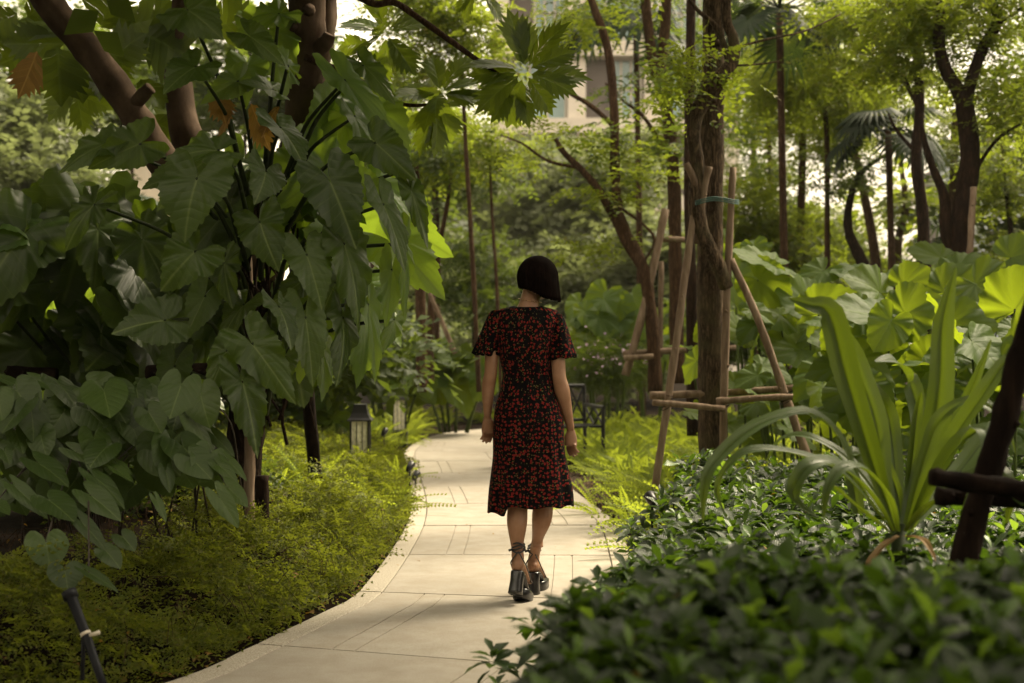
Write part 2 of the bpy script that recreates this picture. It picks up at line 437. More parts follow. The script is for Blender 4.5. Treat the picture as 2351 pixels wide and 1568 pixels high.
M['stem'] = plainmat('petiole_green', (.05, .075, .012), .6, 0, .15)
M['stem_b'] = plainmat('petiole_painted_shade', (.03, .02, .012), .6)  # dark tone stands in for the shadow under the heart leaves
M['stem_d'] = plainmat('petiole_dark', (.022, .033, .009), .65, 0, .12)
M['bark_s'] = noisemat('smooth_bark', [(.25, (.03, .02, .013)), (.5, (.08, .053, .035)), (.8, (.16, .112, .078))], 7, 8, .85, .5, .015, (1, 1, .6), rings=1.1)
M['bark_r'] = barkmat('rough_bark', (.012, .008, .005), (.20, .14, .088), moss=(.10, .09, .045))
M['bark_d'] = barkmat('dark_bark', (.010, .006, .004), (.055, .032, .019), 14)
M['bark_k'] = barkmat('shade_painted_bark', (.008, .005, .004), (.035, .022, .014), 14)  # near-black copy of the bark: shade on the lower trunk painted in
M['bark_t'] = barkmat('tan_bark', (.03, .017, .010), (.13, .078, .044), 16)
M['wood'] = noisemat('peeled_pole', [(.25, (.06, .04, .027)), (.5, (.18, .128, .09)), (.8, (.32, .25, .185))], 22, 8, .85, .6, .01, (1, 1, .15))
M['wood_d'] = noisemat('dark_pole', [(.25, (.002, .0013, .001)), (.5, (.010, .006, .0042)), (.8, (.032, .019, .013))], 16, 8, .9, .8, .02, (1, 1, .2))
M['black'] = plainmat('black_metal', (.014, .014, .016), .42, .3)
M['plastic'] = plainmat('black_pipe', (.005, .006, .009), .55, 0, .2)
M['rope'] = plainmat('green_rope', (.02, .075, .06), .7)
M['tie'] = plainmat('pale_tie', (.5, .45, .36), .6)
M['lamp'] = plainmat('lamp_glass', (.78, .74, .60), .3)
M['wall'] = noisemat('building_wall', [(.3, (.60, .54, .46)), (.7, (.70, .64, .55))], 3, 4, .85, .05)
M['recess'] = plainmat('building_recess', (.12, .10, .09), .8)
M['bwin'] = plainmat('building_glass', (.16, .26, .26), .12, .0, .8)
M['bframe'] = plainmat('window_frame', (.45, .42, .36), .6)
M['blue'] = plainmat('blue_grey_wall', (.5, .55, .62), .6)
M['purple'] = plainmat('purple_petal', (.40, .27, .38), .7)

# ------------------------------------------------------------------ ground and path
LE = catmull([(-3.3, 2.9), (-2.2, 4.2), (-1.36, 5.53), (-1.13, 6.29), (-.93, 7.05), (-.825, 7.6), (-.78, 9.17), (-.785, 10.7), (-.87, 12.27), (-1.12, 15.2), (-1.36, 18.4), (-1.15, 21.4), (-.49, 22.9), (.8, 23.9), (2.6, 24.4)], 12)
RE = catmull([(-1.9, 2.3), (-.93, 3.4), (.04, 5.0), (.33, 5.78), (.55, 6.6), (.66, 7.28), (.75, 9.15), (.77, 10.75), (.62, 12.5), (.36, 15.5), (.12, 18.0), (.12, 20.0), (.42, 21.2), (1.2, 22.2), (2.7, 22.8)], 12)
def xl(d): return np.interp(d, LE[:121, 1], LE[:121, 0])
def xr(d): return np.interp(d, RE[:121, 1], RE[:121, 0])
CE = (LE + RE) / 2
carc = np.concatenate([[0], np.cumsum(np.linalg.norm(np.diff(CE, axis=0), axis=1))])
arc0 = np.interp(6.04, CE[:100, 1], carc[:100])
def edge(s, u):
    l = np.array([np.interp(s, carc, LE[:, 0]), np.interp(s, carc, LE[:, 1])])
    r = np.array([np.interp(s, carc, RE[:, 0]), np.interp(s, carc, RE[:, 1])])
    w = np.linalg.norm(r - l); v = (r - l) / w
    uu = u if u <= w / 2 else w - (1.52 - u)
    return l + v * uu, w

def vnoise(x, y, s=1.0, seed=0):
    r = np.random.default_rng(seed); v = 0
    for k in range(4):
        a, b, c = r.uniform(-1, 1, 3) * s * (1.7 ** k); v = v + np.sin(a * x * 3 + b * y * 3 + c * 9) * (.6 ** k)
    return v / 2
def sstep(a, b, t):
    t = np.clip((t - a) / (b - a), 0, 1); return t * t * (3 - 2 * t)
def ground_z(x, y):
    dl = xl(y) - x; dr = x - xr(y)
    z = -.045 + 0 * x
    z = np.where((dl > 0) & (y < 22), z + .04 * sstep(0, .05, dl) + .17 * sstep(.1, 1.2, dl) + .06 * vnoise(x, y, 1.5, 3) * sstep(.1, .5, dl), z)
    z = np.where((dr > 0) & (y < 21), z + .03 * sstep(0, .05, dr) + .12 * sstep(.1, 1.5, dr) + .05 * vnoise(x, y, 1.2, 5) * sstep(.2, .8, dr), z)
    return z
xs = np.concatenate([[-400, -150, -60, -25, -12], np.arange(-7, 8.01, .12), [12, 25, 60, 150, 400]])
ys = np.concatenate([[-100, -30, -8, -2], np.arange(0.5, 27, .15), [30, 36, 45, 70, 120, 300, 900]])
X, Y = np.meshgrid(xs, ys)
G = (np.stack([X.ravel(), Y.ravel(), ground_z(X, Y).ravel()], -1), grid_tris(len(ys), len(xs)), None)
baked('ground', G, M['soil'], kind='structure')

path = bpy.data.objects.new('path', None); COL.objects.link(path); path['kind'] = 'structure'
SL = 1.5
for k in range(-2, 13):
    s0, s1 = arc0 + k * SL + .008, arc0 + (k + 1) * SL - .008
    if s0 < 0 or s1 > carc[-1]: continue
    ns = 9; ss = np.linspace(s0, s1, ns)
    for nm, ua, ub, mat in (('border_strip', 0.0, .125, 'aggregate'), ('border_strip', 1.395, 1.52, 'aggregate'), ('slab', .131, 1.389, 'concrete')):
        mb = MB()
        if nm == 'slab':
            g = [(.36, .368), (.47, .478)] if k % 2 == 0 else [(1.04, 1.048), (1.15, 1.158)]
            us = [(ua, 0), (ua + .004, 1)]
            for a, b in g: us += [(a, 1), (a + .001, 2), (b - .001, 2), (b, 1)]
            us += [(ub - .004, 1), (ub, 0)]
        else: us = [(ua, 0), (ua + .004, 1), (ub - .004, 1), (ub, 0)]
        hz = {0: -.004, 1: 0.0, 2: -.006}
        rows = []
        dz = random.uniform(-.0015, .0015)
        for i, s in enumerate(ss):
            row = [(*edge(s, us[0][0])[0], -.06)]
            for u, c in us:
                p, _ = edge(s, u); row.append((p[0], p[1], hz[c] + dz - (.004 if i in (0, ns - 1) else 0)))
            row.append((*edge(s, us[-1][0])[0], -.06)); rows.append(row)
        mb.loft(rows, cap=False, closed=False)
        n = len(rows[0]); mb.f.append(tuple(range(n))); mb.f.append(tuple(range((ns - 1) * n, ns * n))[::-1])
        mb.build(nm, M[mat], path, smooth=False)

# ------------------------------------------------------------------ leaf meshes
PH = [(0, 1.04), (5, .95), (12, .84), (24, .72), (40, .62), (60, .56), (82, .53), (105, .54), (125, .59), (140, .61), (150, .54), (158, .38), (165, .20), (174, .05)]
HE = [(0, 1.02), (6, .96), (18, .86), (36, .75), (60, .66), (85, .60), (110, .58), (132, .58), (147, .52), (158, .36), (167, .18), (175, .05)]
philo_T = [polar_leaf(PH, 120, (.03, .3, .55, .78, .92, 1.0), scal=.036, nscal=10, pleat=.006, npl=7, fold=.14, droop=.22 + .10 * i, wave=.045 + .015 * i, nw=4 + i, seed=i, k=.38) for i in range(4)]
heart_T = [polar_leaf(HE, 32, scal=.0, pleat=.004, npl=5, fold=.16, droop=.12 + .09 * i, wave=.025, nw=3 + i, seed=10 + i, k=.9) for i in range(3)]
taro_T = [polar_leaf(HE, 84, (.03, .3, .55, .78, .92, 1.0), scal=.022, nscal=11, pleat=.005, npl=6, fold=.20, droop=.12 + .12 * i, wave=.04, nw=7 + i, seed=20 + i, k=.5) for i in range(3)]
bread_T = [lobed_leaf(6, i, .12 + .1 * i) for i in range(3)]
def meshes(nm, Ts, mat): return [tmpl_mesh(nm, T, M[mat]) for T in Ts]
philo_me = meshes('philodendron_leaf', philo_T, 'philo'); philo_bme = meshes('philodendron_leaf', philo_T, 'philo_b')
heart_me = meshes('heart_leaf', heart_T, 'heart'); taro_me = meshes('elephant_ear_leaf', taro_T, 'taro')
bread_me = meshes('lobed_leaf', bread_T, 'bread'); wither_me = meshes('lobed_leaf', bread_T[:1], 'philo_o')
CAMP = Vector((0, 0, CAMZ))

def hero_matrix(A, T, w_m, wt, nh, roll=0.0, flip=1.0):
    Yv = T - A; L = Yv.length; Yn = Yv.normalized()
    Z = (nh - Yn * nh.dot(Yn)).normalized(); X = Yn.cross(Z)
    if roll:
        q = Matrix.Rotation(roll, 3, Yn); X = q @ X; Z = q @ Z
    sx = w_m / wt
    m = Matrix((X * sx, Yn * L, Z * (L + sx) / 2)).transposed()
    return m

def hero(name, me, A, T, w_m, wt, parent, nh, roll=0.0, label=None):
    m = hero_matrix(A, T, w_m, wt, nh, roll); b = base_of(parent); loc = A - b
    o = bpy.data.objects.new(name, me); COL.objects.link(o); o.parent = parent
    mm = m.to_4x4(); mm.translation = loc; o.matrix_basis = mm
    if label: o['label'] = label
    return o

def petiole(parent, A, B, r=.008, mat='stem', sag=.15, name='petiole', dirA=None):
    A = Vector(A); B = Vector(B); mid = (A + B) / 2 + Vector((0, 0, sag * (A - B).length))
    P = catmull([B, B.lerp(mid, .6) + Vector((0, 0, .02)), mid, A], 4)
    mb = MB(); n = len(P); mb.tube(P, [r * (1.5 - .8 * i / n) for i in range(n)], 6); return mb.build(name, M[mat], parent)

def trunk(parent, pts, radii, mat, name='trunk', seg=12, jit=.05, nsub=6, knots=0):
    P = catmull([(*p, r) for p, r in zip(pts, radii)], nsub)
    mb = MB(); mb.tube(P[:, :3], list(P[:, 3] * (1 + .04 * np.sin(np.arange(len(P)) * 1.3))), seg, jit)
    for _ in range(knots):
        i = random.randrange(2, len(P) - 2); r = P[i, 3]; a = random.uniform(3.6, 5.8)
        c = Vector(P[i, :3]) + Vector((math.cos(a), math.sin(a), 0)) * r * .92
        mb.tube([c, c + Vector((math.cos(a), math.sin(a), .3)) * r * .25], [r * .38, r * .26], 8, .08)
    return mb.build(name, M[mat], parent)

def pxs(lst, d):   # [(px,py[,dd])] -> world points
    return [W(p[0], p[1], d + (p[2] if len(p) > 2 else 0)) for p in lst]

sprays = {'fine': spray(7, .16, .03, 1), 'mid': spray(5, .22, .05, 2), 'clump': merge([spray(4, .34, .11, 3, .1)])}
spray_T = {'fine': [spray(8, .15, .028, 1), spray(7, .17, .03, 5, .4)], 'mid': [spray(4, .26, .075, 2), spray(4, .26, .07, 7, .1, True)], 'big': [spray(3, .36, .13, 3, .15), spray(3, .4, .14, 9, .3, True)]}
def crown(parent, blobs, kind, size, mat, flat=.5, name='crown', seed=0, nsub=26):
    """blobs: (px,py,d,rx_px,ry_px,n): sprays of leaves gathered in clumps through each ellipsoid"""
    r = np.random.default_rng(seed); Ts = []
    for (px, py, d, rx, ry, n) in blobs:
        c = np.array(W(px, py, d)); sx = rx / FPX * d; sz = ry / FPX * d; sy = (sx + sz) / 2
        k = max(5, int(n / nsub)); u = r.normal(size=(k, 3)); u /= np.linalg.norm(u, axis=1)[:, None]; u *= r.uniform(.25, 1, (k, 1)) ** .5
        cc = c + u * np.array([sx, sy, sz]); idx = r.integers(0, k, n)
        cr = r.uniform(.10, .26, k)[idx] * min(sx, sz) + size * .4
        off = r.normal(size=(n, 3)) * np.array([1, 1, .45]) * cr[:, None]
        P = cc[idx] + off
        yaw = np.arctan2(off[:, 1], off[:, 0]) + r.normal(0, .7, n); pit = r.normal(-.15, flat, n); rol = r.normal(0, flat * .9, n)
        S = size * r.uniform(.65, 1.35, n)
        MM = rotm(yaw, pit, rol, S); tt = r.integers(0, 2, n)
        for q in (0, 1):
            s = tt == q
            if s.any(): Ts.append(bake(spray_T[kind][q], MM[s], P[s]))
    return baked(name, merge(Ts), M[mat], parent, smooth=False)

def tree(label, cat, d, stems, crowns=(), bark='bark_d', group=None, name='tree', seg=10, knots=0, seed=0, dens=1.0):
    """stems: list of (part name, [(px,py,(dd))], [width px])"""
    p0 = pxs([stems[0][1][0]], d)[0]
    t = thing(name, (p0.x, p0.y, min(p0.z, 0.0)), label, cat, group)
    for nm, pts, wd in stems:
        P = pxs(pts, d); wds = np.interp(np.linspace(0, 1, len(pts)), np.linspace(0, 1, len(wd)), wd)
        trunk(t, P, [w / 2 / FPX * d for w in wds], 'bark_k' if nm == 'lower_trunk' else bark, nm, seg, .06, 6, knots if nm == 'trunk' else 0)
    for i, (blobs, kind, size, mat, flat) in enumerate(crowns):
        blobs = [(*b[:5], int(b[5] * dens)) for b in blobs]
        crown(t, blobs, kind, size, mat, flat, 'crown', seed * 7 + i)
    return t

# ------------------------------------------------------------------ big philodendron on the broken-crowned tree, left
TD = 8.4
bt = tree('smooth brown multi-stemmed tree wrapped by the giant philodendron left of the path', 'tree', TD,
     [('lower_trunk', [(560, 1180, .5), (565, 1000, .4), (580, 800, .2), (595, 640, .2), (610, 560, .2)], [80, 85, 95, 105, 90]), ('trunk', [(605, 640, .1), (640, 470, .1), (680, 330), (700, 200), (703, 90), (705, -40), (700, -260)], [90, 80, 74, 78, 84, 88, 80]),
      ('branch', [(690, 330, .1), (722, 200, .2), (745, 90, .25), (752, 0, .3), (765, -200, .4)], [40, 44, 46, 46, 38]),
      ('branch', [(560, 640, .1), (450, 480, .1), (360, 350), (300, 250), (215, 130), (120, 20), (10, -140)], [90, 80, 74, 70, 68, 66, 60]),
      ('branch', [(560, 620, .3), (480, 440, .4), (425, 300, .4), (405, 150, .5), (415, 40, .5), (425, -150, .5)], [90, 80, 76, 60, 50, 42]),
      ('branch', [(300, 250), (330, 215, -.1), (345, 200, -.12)], [34, 30, 28]),
      ('branch', [(722, 120, -.02), (748, 95, -.12), (757, 78, -.14)], [40, 34, 26])],
     [([(250, -700, 7.0, 800, 330, 260), (900, -700, 7.5, 500, 250, 900), (100, -560, 10.5, 800, 230, 1700)], 'big', .5, 'can_g', .5)], bark='bark_s', seg=18, knots=3, seed=1)  # crown above the view; rear blob added to block the back sun

pp = W(600, 1150, 8.2); philo = thing('philodendron', (pp.x, pp.y, 0), 'giant climbing philodendron with huge arrow-shaped leaves round the smooth brown tree', 'philodendron')
UP = Vector((0, 0, 1))
def view_n(A, up=.75, side=0.0): return ((CAMP - A).normalized() * .8 + UP * up + Vector((side, 0, 0)))
heroes = [  # attach, tip, width, depth, mesh kind (b = leaf colour brightened as if backlit), up-bias
 (452,410,410,533,205,6.75,0,.5),(610,393,604,450,122,6.9,0,.5),(597,510,624,602,132,6.8,0,.5),(447,578,378,640,150,6.75,0,.8),
 (643,293,709,360,128,7.0,0,.6),(757,415,815,542,158,6.9,0,.4),(862,328,941,395,118,7.1,0,.3),(790,560,850,728,125,6.95,0,.4),
 (704,586,744,692,122,6.85,0,.5),(640,705,684,778,96,6.7,0,.2),(580,790,669,905,128,6.6,0,.5),(557,876,600,1023,112,6.55,0,.2),
 (702,730,724,872,106,6.8,0,.3),(378,736,268,745,150,6.7,0,.7),(520,806,478,900,78,6.7,0,.4),(515,603,515,684,92,7.1,0,.3),
 (448,153,373,192,140,7.0,0,.9),(572,82,640,128,86,7.1,0,.9),(430,22,492,60,150,7.0,0,.9),(500,345,392,340,95,7.0,0,1.1),
 (792,184,916,312,95,7.3,1,.3),(814,267,850,340,90,7.4,1,.3),(925,560,950,726,48,7.2,1,.1),(945,440,984,545,62,7.1,0,.4),
 (880,470,945,605,92,7.0,0,.3),(845,700,880,862,58,7.0,1,.1),(787,730,800,872,100,6.95,0,.2),(660,150,612,62,70,7.3,1,.7),
 (900,620,893,740,70,7.2,1,.2),(740,800,758,905,74,7.1,1,.2),(905,735,890,800,60,7.3,1,.2),(640,30,560,45,110,7.6,1,.6),
 (625,205,560,175,90,7.5,1,.7),(545,185,470,225,80,7.5,1,.6),(835,150,905,215,80,7.6,0,.8),(700,640,640,690,80,7.3,0,.5),
 (410,400,330,420,90,7.4,0,.5),(320,330,210,375,120,7.4,0,.4),(240,330,130,370,110,7.4,0,.5),
 (215,470,140,545,100,7.5,0,.3),(930,390,980,470,60,7.2,0,.3),(830,420,905,470,80,7.3,1,.3),(770,650,730,740,80,7.2,0,.3),
 (560,700,500,760,90,7.2,0,.4),(470,680,430,770,90,7.1,0,.3),(400,840,370,960,90,7.5,0,.2),(655,820,640,900,70,7.2,0,.2)]
for i, (ax, ay, tx, ty, w, d, k, ub) in enumerate(heroes):
    A = W(ax, ay, d); T = W(tx, ty, d - .12)
    side = .35 if ax > 600 else -.15
    roll = random.uniform(-.5, .5)
    lb = 'philodendron leaf coloured yellow-green to look sunlit' if k else None
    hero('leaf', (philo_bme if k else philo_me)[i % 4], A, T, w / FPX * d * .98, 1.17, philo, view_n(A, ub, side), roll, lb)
    B = W(600 + (ax - 600) * .2, min(1000, max(ay + 90, 330)) + (120 if ay < 500 else 40), 8.0)
    if i % 6 != 5: petiole(philo, A, B, .011, 'stem_d', .12)
r = np.random.default_rng(11)
# inner and outer leaves that fill the plant, hanging outwards
TR = [[(705,-50),(703,120),(690,300)],[(752,-50),(740,120)],[(60,-60),(215,130),(300,250),(370,350)],[(415,0),(400,150),(425,290)]]
def on_trunk(px, py, m=42):
    for L in TR:
        for (x0, y0), (x1, y1) in zip(L, L[1:]):
            t = max(0, min(1, ((px - x0) * (x1 - x0) + (py - y0) * (y1 - y0)) / ((x1 - x0) ** 2 + (y1 - y0) ** 2)))
            if math.hypot(px - x0 - t * (x1 - x0), py - y0 - t * (y1 - y0)) < m: return True
    return False
def outward_leaves(n, cx, cy, d, rx, ry, mesh_list, T_wt, size, parent, seed, d_j=.6, up_j=.4, bias=0.0):
    r = np.random.default_rng(seed)
    for i in range(n):
        a = r.uniform(0, 2 * math.pi); q = math.sqrt(r.uniform(.05, 1))
        px, py = cx + math.cos(a) * rx * q, cy + math.sin(a) * ry * q
        if on_trunk(px, py, 60) or on_trunk(px, py + 60, 45): continue
        if 255 < px < 400 and 330 < py < 530: continue
        A = W(px, py, d + r.uniform(-d_j, d_j)); s = size * r.uniform(.7, 1.25)
        out = Vector((math.cos(a) * .8 + bias, -.45 + r.normal() * .25, -.75 + r.normal() * .35)).normalized()
        T = A + out * s
        hero('leaf', mesh_list[i % len(mesh_list)], A, T, s * 1.1 * r.uniform(.8, 1.1), T_wt, parent, view_n(A, .6 + r.normal() * up_j, r.normal() * .4), r.normal() * .3)
outward_leaves(18, 640, 520, 8.15, 240, 310, philo_me, 1.17, .34, philo, 5, .25)
outward_leaves(18, 580, 440, 8.75, 75, 80, philo_me, 1.17, .28, philo, 51, .15)
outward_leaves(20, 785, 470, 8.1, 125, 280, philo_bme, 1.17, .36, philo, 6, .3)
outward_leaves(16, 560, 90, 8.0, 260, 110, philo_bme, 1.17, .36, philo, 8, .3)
# hanging roots and petioles seen against the dark trunk
mb = MB()
for i in range(46):
    x = random.uniform(540, 690); y = random.uniform(420, 800)
    P = [W(x + random.uniform(-14, 14) * j, y + 75 * j, TD - .28 + random.uniform(-.05, .05)) for j in range(4)]
    mb.tube(catmull(P, 3), random.uniform(.004, .011), 5)
mb.build('aerial_roots', M['bark_d'], philo, kind='stuff')
# brown dry sheaths near the fork
for i, (a, b, w) in enumerate([((490, 195), (515, 270), 60), ((575, 235), (610, 330), 60), ((640, 240), (600, 300), 50), ((540, 240), (500, 310), 50)]):
    hero('withered_leaf', wither_me[0], W(*a, 7.6), W(*b, 7.5), w / FPX * 7.6, .8, philo, view_n(W(*a, 7.6), .2), .4 * i, 'dry brown leaf in the fork of the tree')

# a second, dark clump further left, and a third behind it
p2 = W(150, 1000, 8.8); philo2 = thing('philodendron', (p2.x, p2.y, 0), 'dark shaded philodendron clump at the left edge behind the heart-leaved plants', 'philodendron')
outward_leaves(44, 190, 650, 8.6, 260, 180, philo_me, 1.17, .44, philo2, 15, .7)
outward_leaves(22, 120, 830, 8.9, 330, 70, philo_me, 1.17, .36, philo2, 16, .4)
hero('leaf', philo_bme[0], W(70, 520, 8), W(-30, 560, 7.8), .35, 1.17, philo2, view_n(W(70, 520, 8), .8)); hero('leaf', philo_bme[1], W(20, 500, 8), W(140, 545, 7.9), .28, 1.17, philo2, view_n(W(20, 500, 8), 1))
for i in range(14):
    x = random.uniform(20, 420); petiole(philo2, W(x, random.uniform(600, 800), 8.3), W(200 + x * .3, 1000, 8.9), .011, 'stem_d', .1)
p3 = W(300, 1000, 11.5); philo3 = thing('philodendron', (p3.x, p3.y, 0), 'climber leaves coloured yellow-green to look sunlit, glimpsed through the gaps of the dark clump', 'philodendron')
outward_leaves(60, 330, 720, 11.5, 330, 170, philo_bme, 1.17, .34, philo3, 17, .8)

# stakes, stump and log under the climber
def pole_thing(name, label, cat, polys, mat='wood', group=None, part='pole', jit=.1, seg=9):
    P0 = polys[0][0]; t = thing(name, (P0[0].x, P0[0].y, min(0, P0[0].z)), label, cat, group) if len(polys) > 1 else None
    for P, r_ in polys:
        P = [Vector(p) for p in P]
        if .05 < P[0].z < .95 and P[1].z - P[0].z > .15:      # down to the soil, hidden in the planting
            v = P[0] - P[1]; P = [P[0] + v * ((P[0].z + .05) / -v.z)] + P
        C_ = catmull([tuple(p) for p in P], 5); mb = MB(); mb.tube(C_, list(np.interp(np.linspace(0, 1, len(C_)), [0, 1], r_) * (1 + .06 * np.sin(np.arange(len(C_)) * 2.1))), seg, jit)
        for _ in range(4):
            i = random.randrange(1, len(C_) - 1); a = random.uniform(3.2, 6); c = Vector(C_[i]); rr = r_[0]
            mb.tube([c + Vector((math.cos(a), math.sin(a), 0)) * rr * .6, c + Vector((math.cos(a) * 1.25, math.sin(a) * 1.25, .35)) * rr], [rr * .35, rr * .2], 6)
        o = mb.build(part if t else name, M[mat], t)
        if not t: tag(o, label, cat, group); t0 = o
    return t or t0
pole_thing('wooden_stake', 'pale brown wooden stake standing in the ground cover under the big philodendron', 'stake', [([W(572, 1225, 8.2), W(573, 1080, 8.2), W(576, 900, 8.2), W(571, 700, 8.2), W(566, 560, 8.2)], (.035, .028))])
pole_thing('stump', 'short dark cut stump beside the pale wooden stake', 'stump', [([W(603, 1205, 8.5), W(602, 1092, 8.5)], (.045, .04))], 'wood_d')
pole_thing('tree_support', 'dark timber prop frame holding the philodendron tree above the ground cover', 'tree support',
    [([W(724, 1085, 11.0), W(705, 900, 10.4), W(680, 770, 9.8)], (.055, .05)), ([W(340, 858, 7.9), W(520, 850, 7.9), W(720, 857, 8.5)], (.045, .04)), ([W(420, 1130, 9.6), W(400, 780, 9.2), (W(470, 560, 8.9))], (.045, .04)), ([W(690, 845, 8.3), W(735, 850, 8.3)], (.05, .04)), ([W(20, 858, 8.2), W(130, 862, 8.2)], (.05, .045))], 'wood_d')

# ------------------------------------------------------------------ heart-leaved plants, lower left
def zc(x, y): return x * .366, 803.6 + y * .366
hp = [(565,462,400,512,150),(760,462,750,583,205),(990,578,985,742,240),(1200,680,1325,795,200),(245,712,435,825,185),(262,610,420,718,180),
 (320,950,470,1055,240),(570,912,757,1045,165),(600,800,795,950,140),(480,640,690,722,115),(512,1078,680,1245,110),(290,1200,325,1352,250),
 (410,1380,430,1500,205),(560,1395,745,1492,90),(670,1265,752,1342,130),(1430,862,1555,972,130),(1375,922,1500,1095,130),(1372,722,1492,812,90),
 (1352,545,1470,660,90),(1432,692,1552,802,75),(1210,448,1352,502,130),(40,862,-20,945,160),(112,872,300,1035,112),(185,352,382,452,125),
 (132,422,372,472,115),(20,182,190,240,90),(240,192,445,242,100),(50,302,192,342,90),(870,332,962,352,80),(962,302,1112,382,95),
 (1160,422,1252,505,90),(1042,762,1072,882,95),(982,942,1047,1055,60),(727,747,842,822,72),(772,1172,842,1242,125),(1112,522,1182,602,125),
 (745,237,925,280,85),(525,288,640,305,110),(1130,337,1252,360,140),(1035,422,1110,505,175),(780,412,888,458,95),(725,700,832,755,62),
 (150,255,60,290,95),(320,322,420,345,90),(430,332,520,350,80),(10,520,90,560,110),(30,640,60,700,80),(640,250,560,300,110),(100,520,150,640,120),(-30,960,60,1010,120),(880,250,800,290,90),(1300,300,1370,330,80)]
hb = [(W(90, 1150, 5.6), 'heart-leaved plant drooping over the ground cover at the left edge'), (W(200, 1190, 5.5), 'heart-leaved plant with a leaf hanging over the black pipe'),
      (W(330, 1130, 6.0), 'heart-leaved plant in the middle of the row, below the dark timber prop'), (W(460, 1120, 6.3), 'heart-leaved plant leaning towards the pale wooden stake')]
hb = [(Vector((c.x * 7.9 / c.y, 7.9, 0)), l) for c, l in hb]
ht = [thing('heart_leaf_plant', (c.x, c.y, ground_z(c.x, c.y).item()), l, 'plant', 'heart-leaved plants under the philodendron') for c, l in hb]
for i, (ax, ay, tx, ty, w) in enumerate(hp):
    a, b = zc(ax, ay); a2, b2 = zc(tx, ty)
    d = 6.9 - (b - 870) / 470 * 1.55 + .1 * random.uniform(-1, 1); d = max(5.2, min(7.0, d))
    A = W(a, b, d); T = W(a2, b2, d - .06)
    k = 0 if a < 110 else 1 if a < 215 else 2 if a < 360 else 3
    hero('leaf', heart_me[i % 3], A, T, w * .366 / FPX * d * 1.02, 1.12, ht[k], view_n(A, .9, .15), random.uniform(-.25, .25))
    bs = hb[k][0]
    if i % 2: petiole(ht[k], A, (bs.x + random.uniform(-.3, .3), bs.y + random.uniform(-.1, .4), .12), .0042, 'stem_b', .2)
for k in range(4):   # shaded under-leaves
    r = np.random.default_rng(30 + k)
    for i in range(30):
        d = r.uniform(6.3, 7.6); A = W(50 + k * 120 + r.uniform(-80, 80), r.uniform(880, 1150 - k * 15), d); s = r.uniform(.12, .2)
        T = A + Vector((r.uniform(-.3, .9), -.6, -.5 + r.normal() * .2)).normalized() * s
        hero('leaf', heart_me[i % 3], A, T, s * 1.0, 1.12, ht[k], view_n(A, 1.1, r.normal() * .3), r.normal() * .3)

# ------------------------------------------------------------------ lobed-leaf tree (leaves at the top left and on the thin branch)
bp_ = W(900, -300, 8.0)
bread = thing('breadfruit_tree', (W(-200, 1000, 8).x, 8, 0), 'tree with large deeply lobed leaves hanging in from the top left, one leaf orange', 'tree')
trunk(bread, pxs([(-330, 1150), (-300, 600), (-200, 200), (-60, -60), (120, -160), (500, -120), (800, -20)], 8.0), [.16, .14, .11, .08, .06, .035, .022], 'bark_s')
trunk(bread, pxs([(800, -20), (860, 8), (905, 5), (960, 40), (1030, 90), (1100, 140), (1150, 172), (1185, 182)], 8.0), [.022, .02, .019, .018, .017, .014, .011, .009], 'bark_t', 'branch')
trunk(bread, pxs([(700, 130), (800, 170), (875, 215), (930, 240), (985, 240)], 8.3), [.02, .018, .014, .012, .009], 'bark_t', 'branch')
def rosette(cx, cy, d, R_, n, seed, dark=False, up=0.0, jit=.25):
    r = np.random.default_rng(seed); c = W(cx, cy, d)
    for i in range(n):
        a = 2 * math.pi * i / n + r.normal() * .2
        L = R_ / FPX * d * r.uniform(.8, 1.12)
        v = Vector((math.cos(a), -.2 + r.normal() * .55, math.sin(a) * .8 + up + r.normal() * .15)).normalized()
        A = c + v * L * .12; T = c + v * L
        nh = Vector((0, -.75 + r.normal() * .2, .7)) if math.sin(a) > -.2 else Vector((math.cos(a) * .5, -.9, .35))
        hero('leaf', bread_me[i % 3], A, T, L * .58, .84, bread, nh, r.normal() * .35)
rosette(1205, 165, 8.0, 128, 11, 1, up=.1); rosette(1185, 190, 8.1, 100, 6, 11, up=-.6)
rosette(1010, 215, 8.3, 112, 11, 2, up=.15); rosette(1000, 245, 8.4, 100, 6, 12, up=-.6)
rosette(885, 75, 8.4, 110, 11, 3, up=.1); rosette(860, 100, 8.5, 110, 6, 13, up=-.6); rosette(1100, -30, 8.6, 80, 7, 4)
for i, (ax, ay, tx, ty, w, k) in enumerate([(85,115,50,210,80,1),(250,150,300,75,150,0),(190,80,60,20,120,0),(150,100,20,95,110,0),(90,110,10,140,110,0),
     (130,105,140,205,140,0),(175,110,190,215,130,0),(170,205,110,260,70,0),(175,215,190,285,60,0),(175,215,245,245,60,0),(290,60,400,20,150,0),(330,80,410,100,180,0),
     (230,60,255,-20,140,0),(40,30,-30,60,110,0),(250,90,270,180,80,0),(320,180,370,235,90,0),(340,230,380,290,80,0),(330,270,400,300,70,0),(60,40,120,-10,100,0),(360,20,330,110,190,0),
     (480,70,560,30,150,0),(180,30,90,60,120,0),(340,60,420,70,180,0),(210,150,240,205,60,0)]):
    d = (7.9 if k else 8.9) + random.uniform(-.2, .3); A = W(ax, ay, d); T = W(tx, ty, d - .08)
    hero('leaf', wither_me[0] if k else bread_me[i % 3], A, T, w / FPX * d, .84, bread, view_n(A, .3, random.uniform(-.4, .4)), random.uniform(-.3, .3), ('orange withered leaf' if i == 0 else 'yellowing leaf') if k else None)

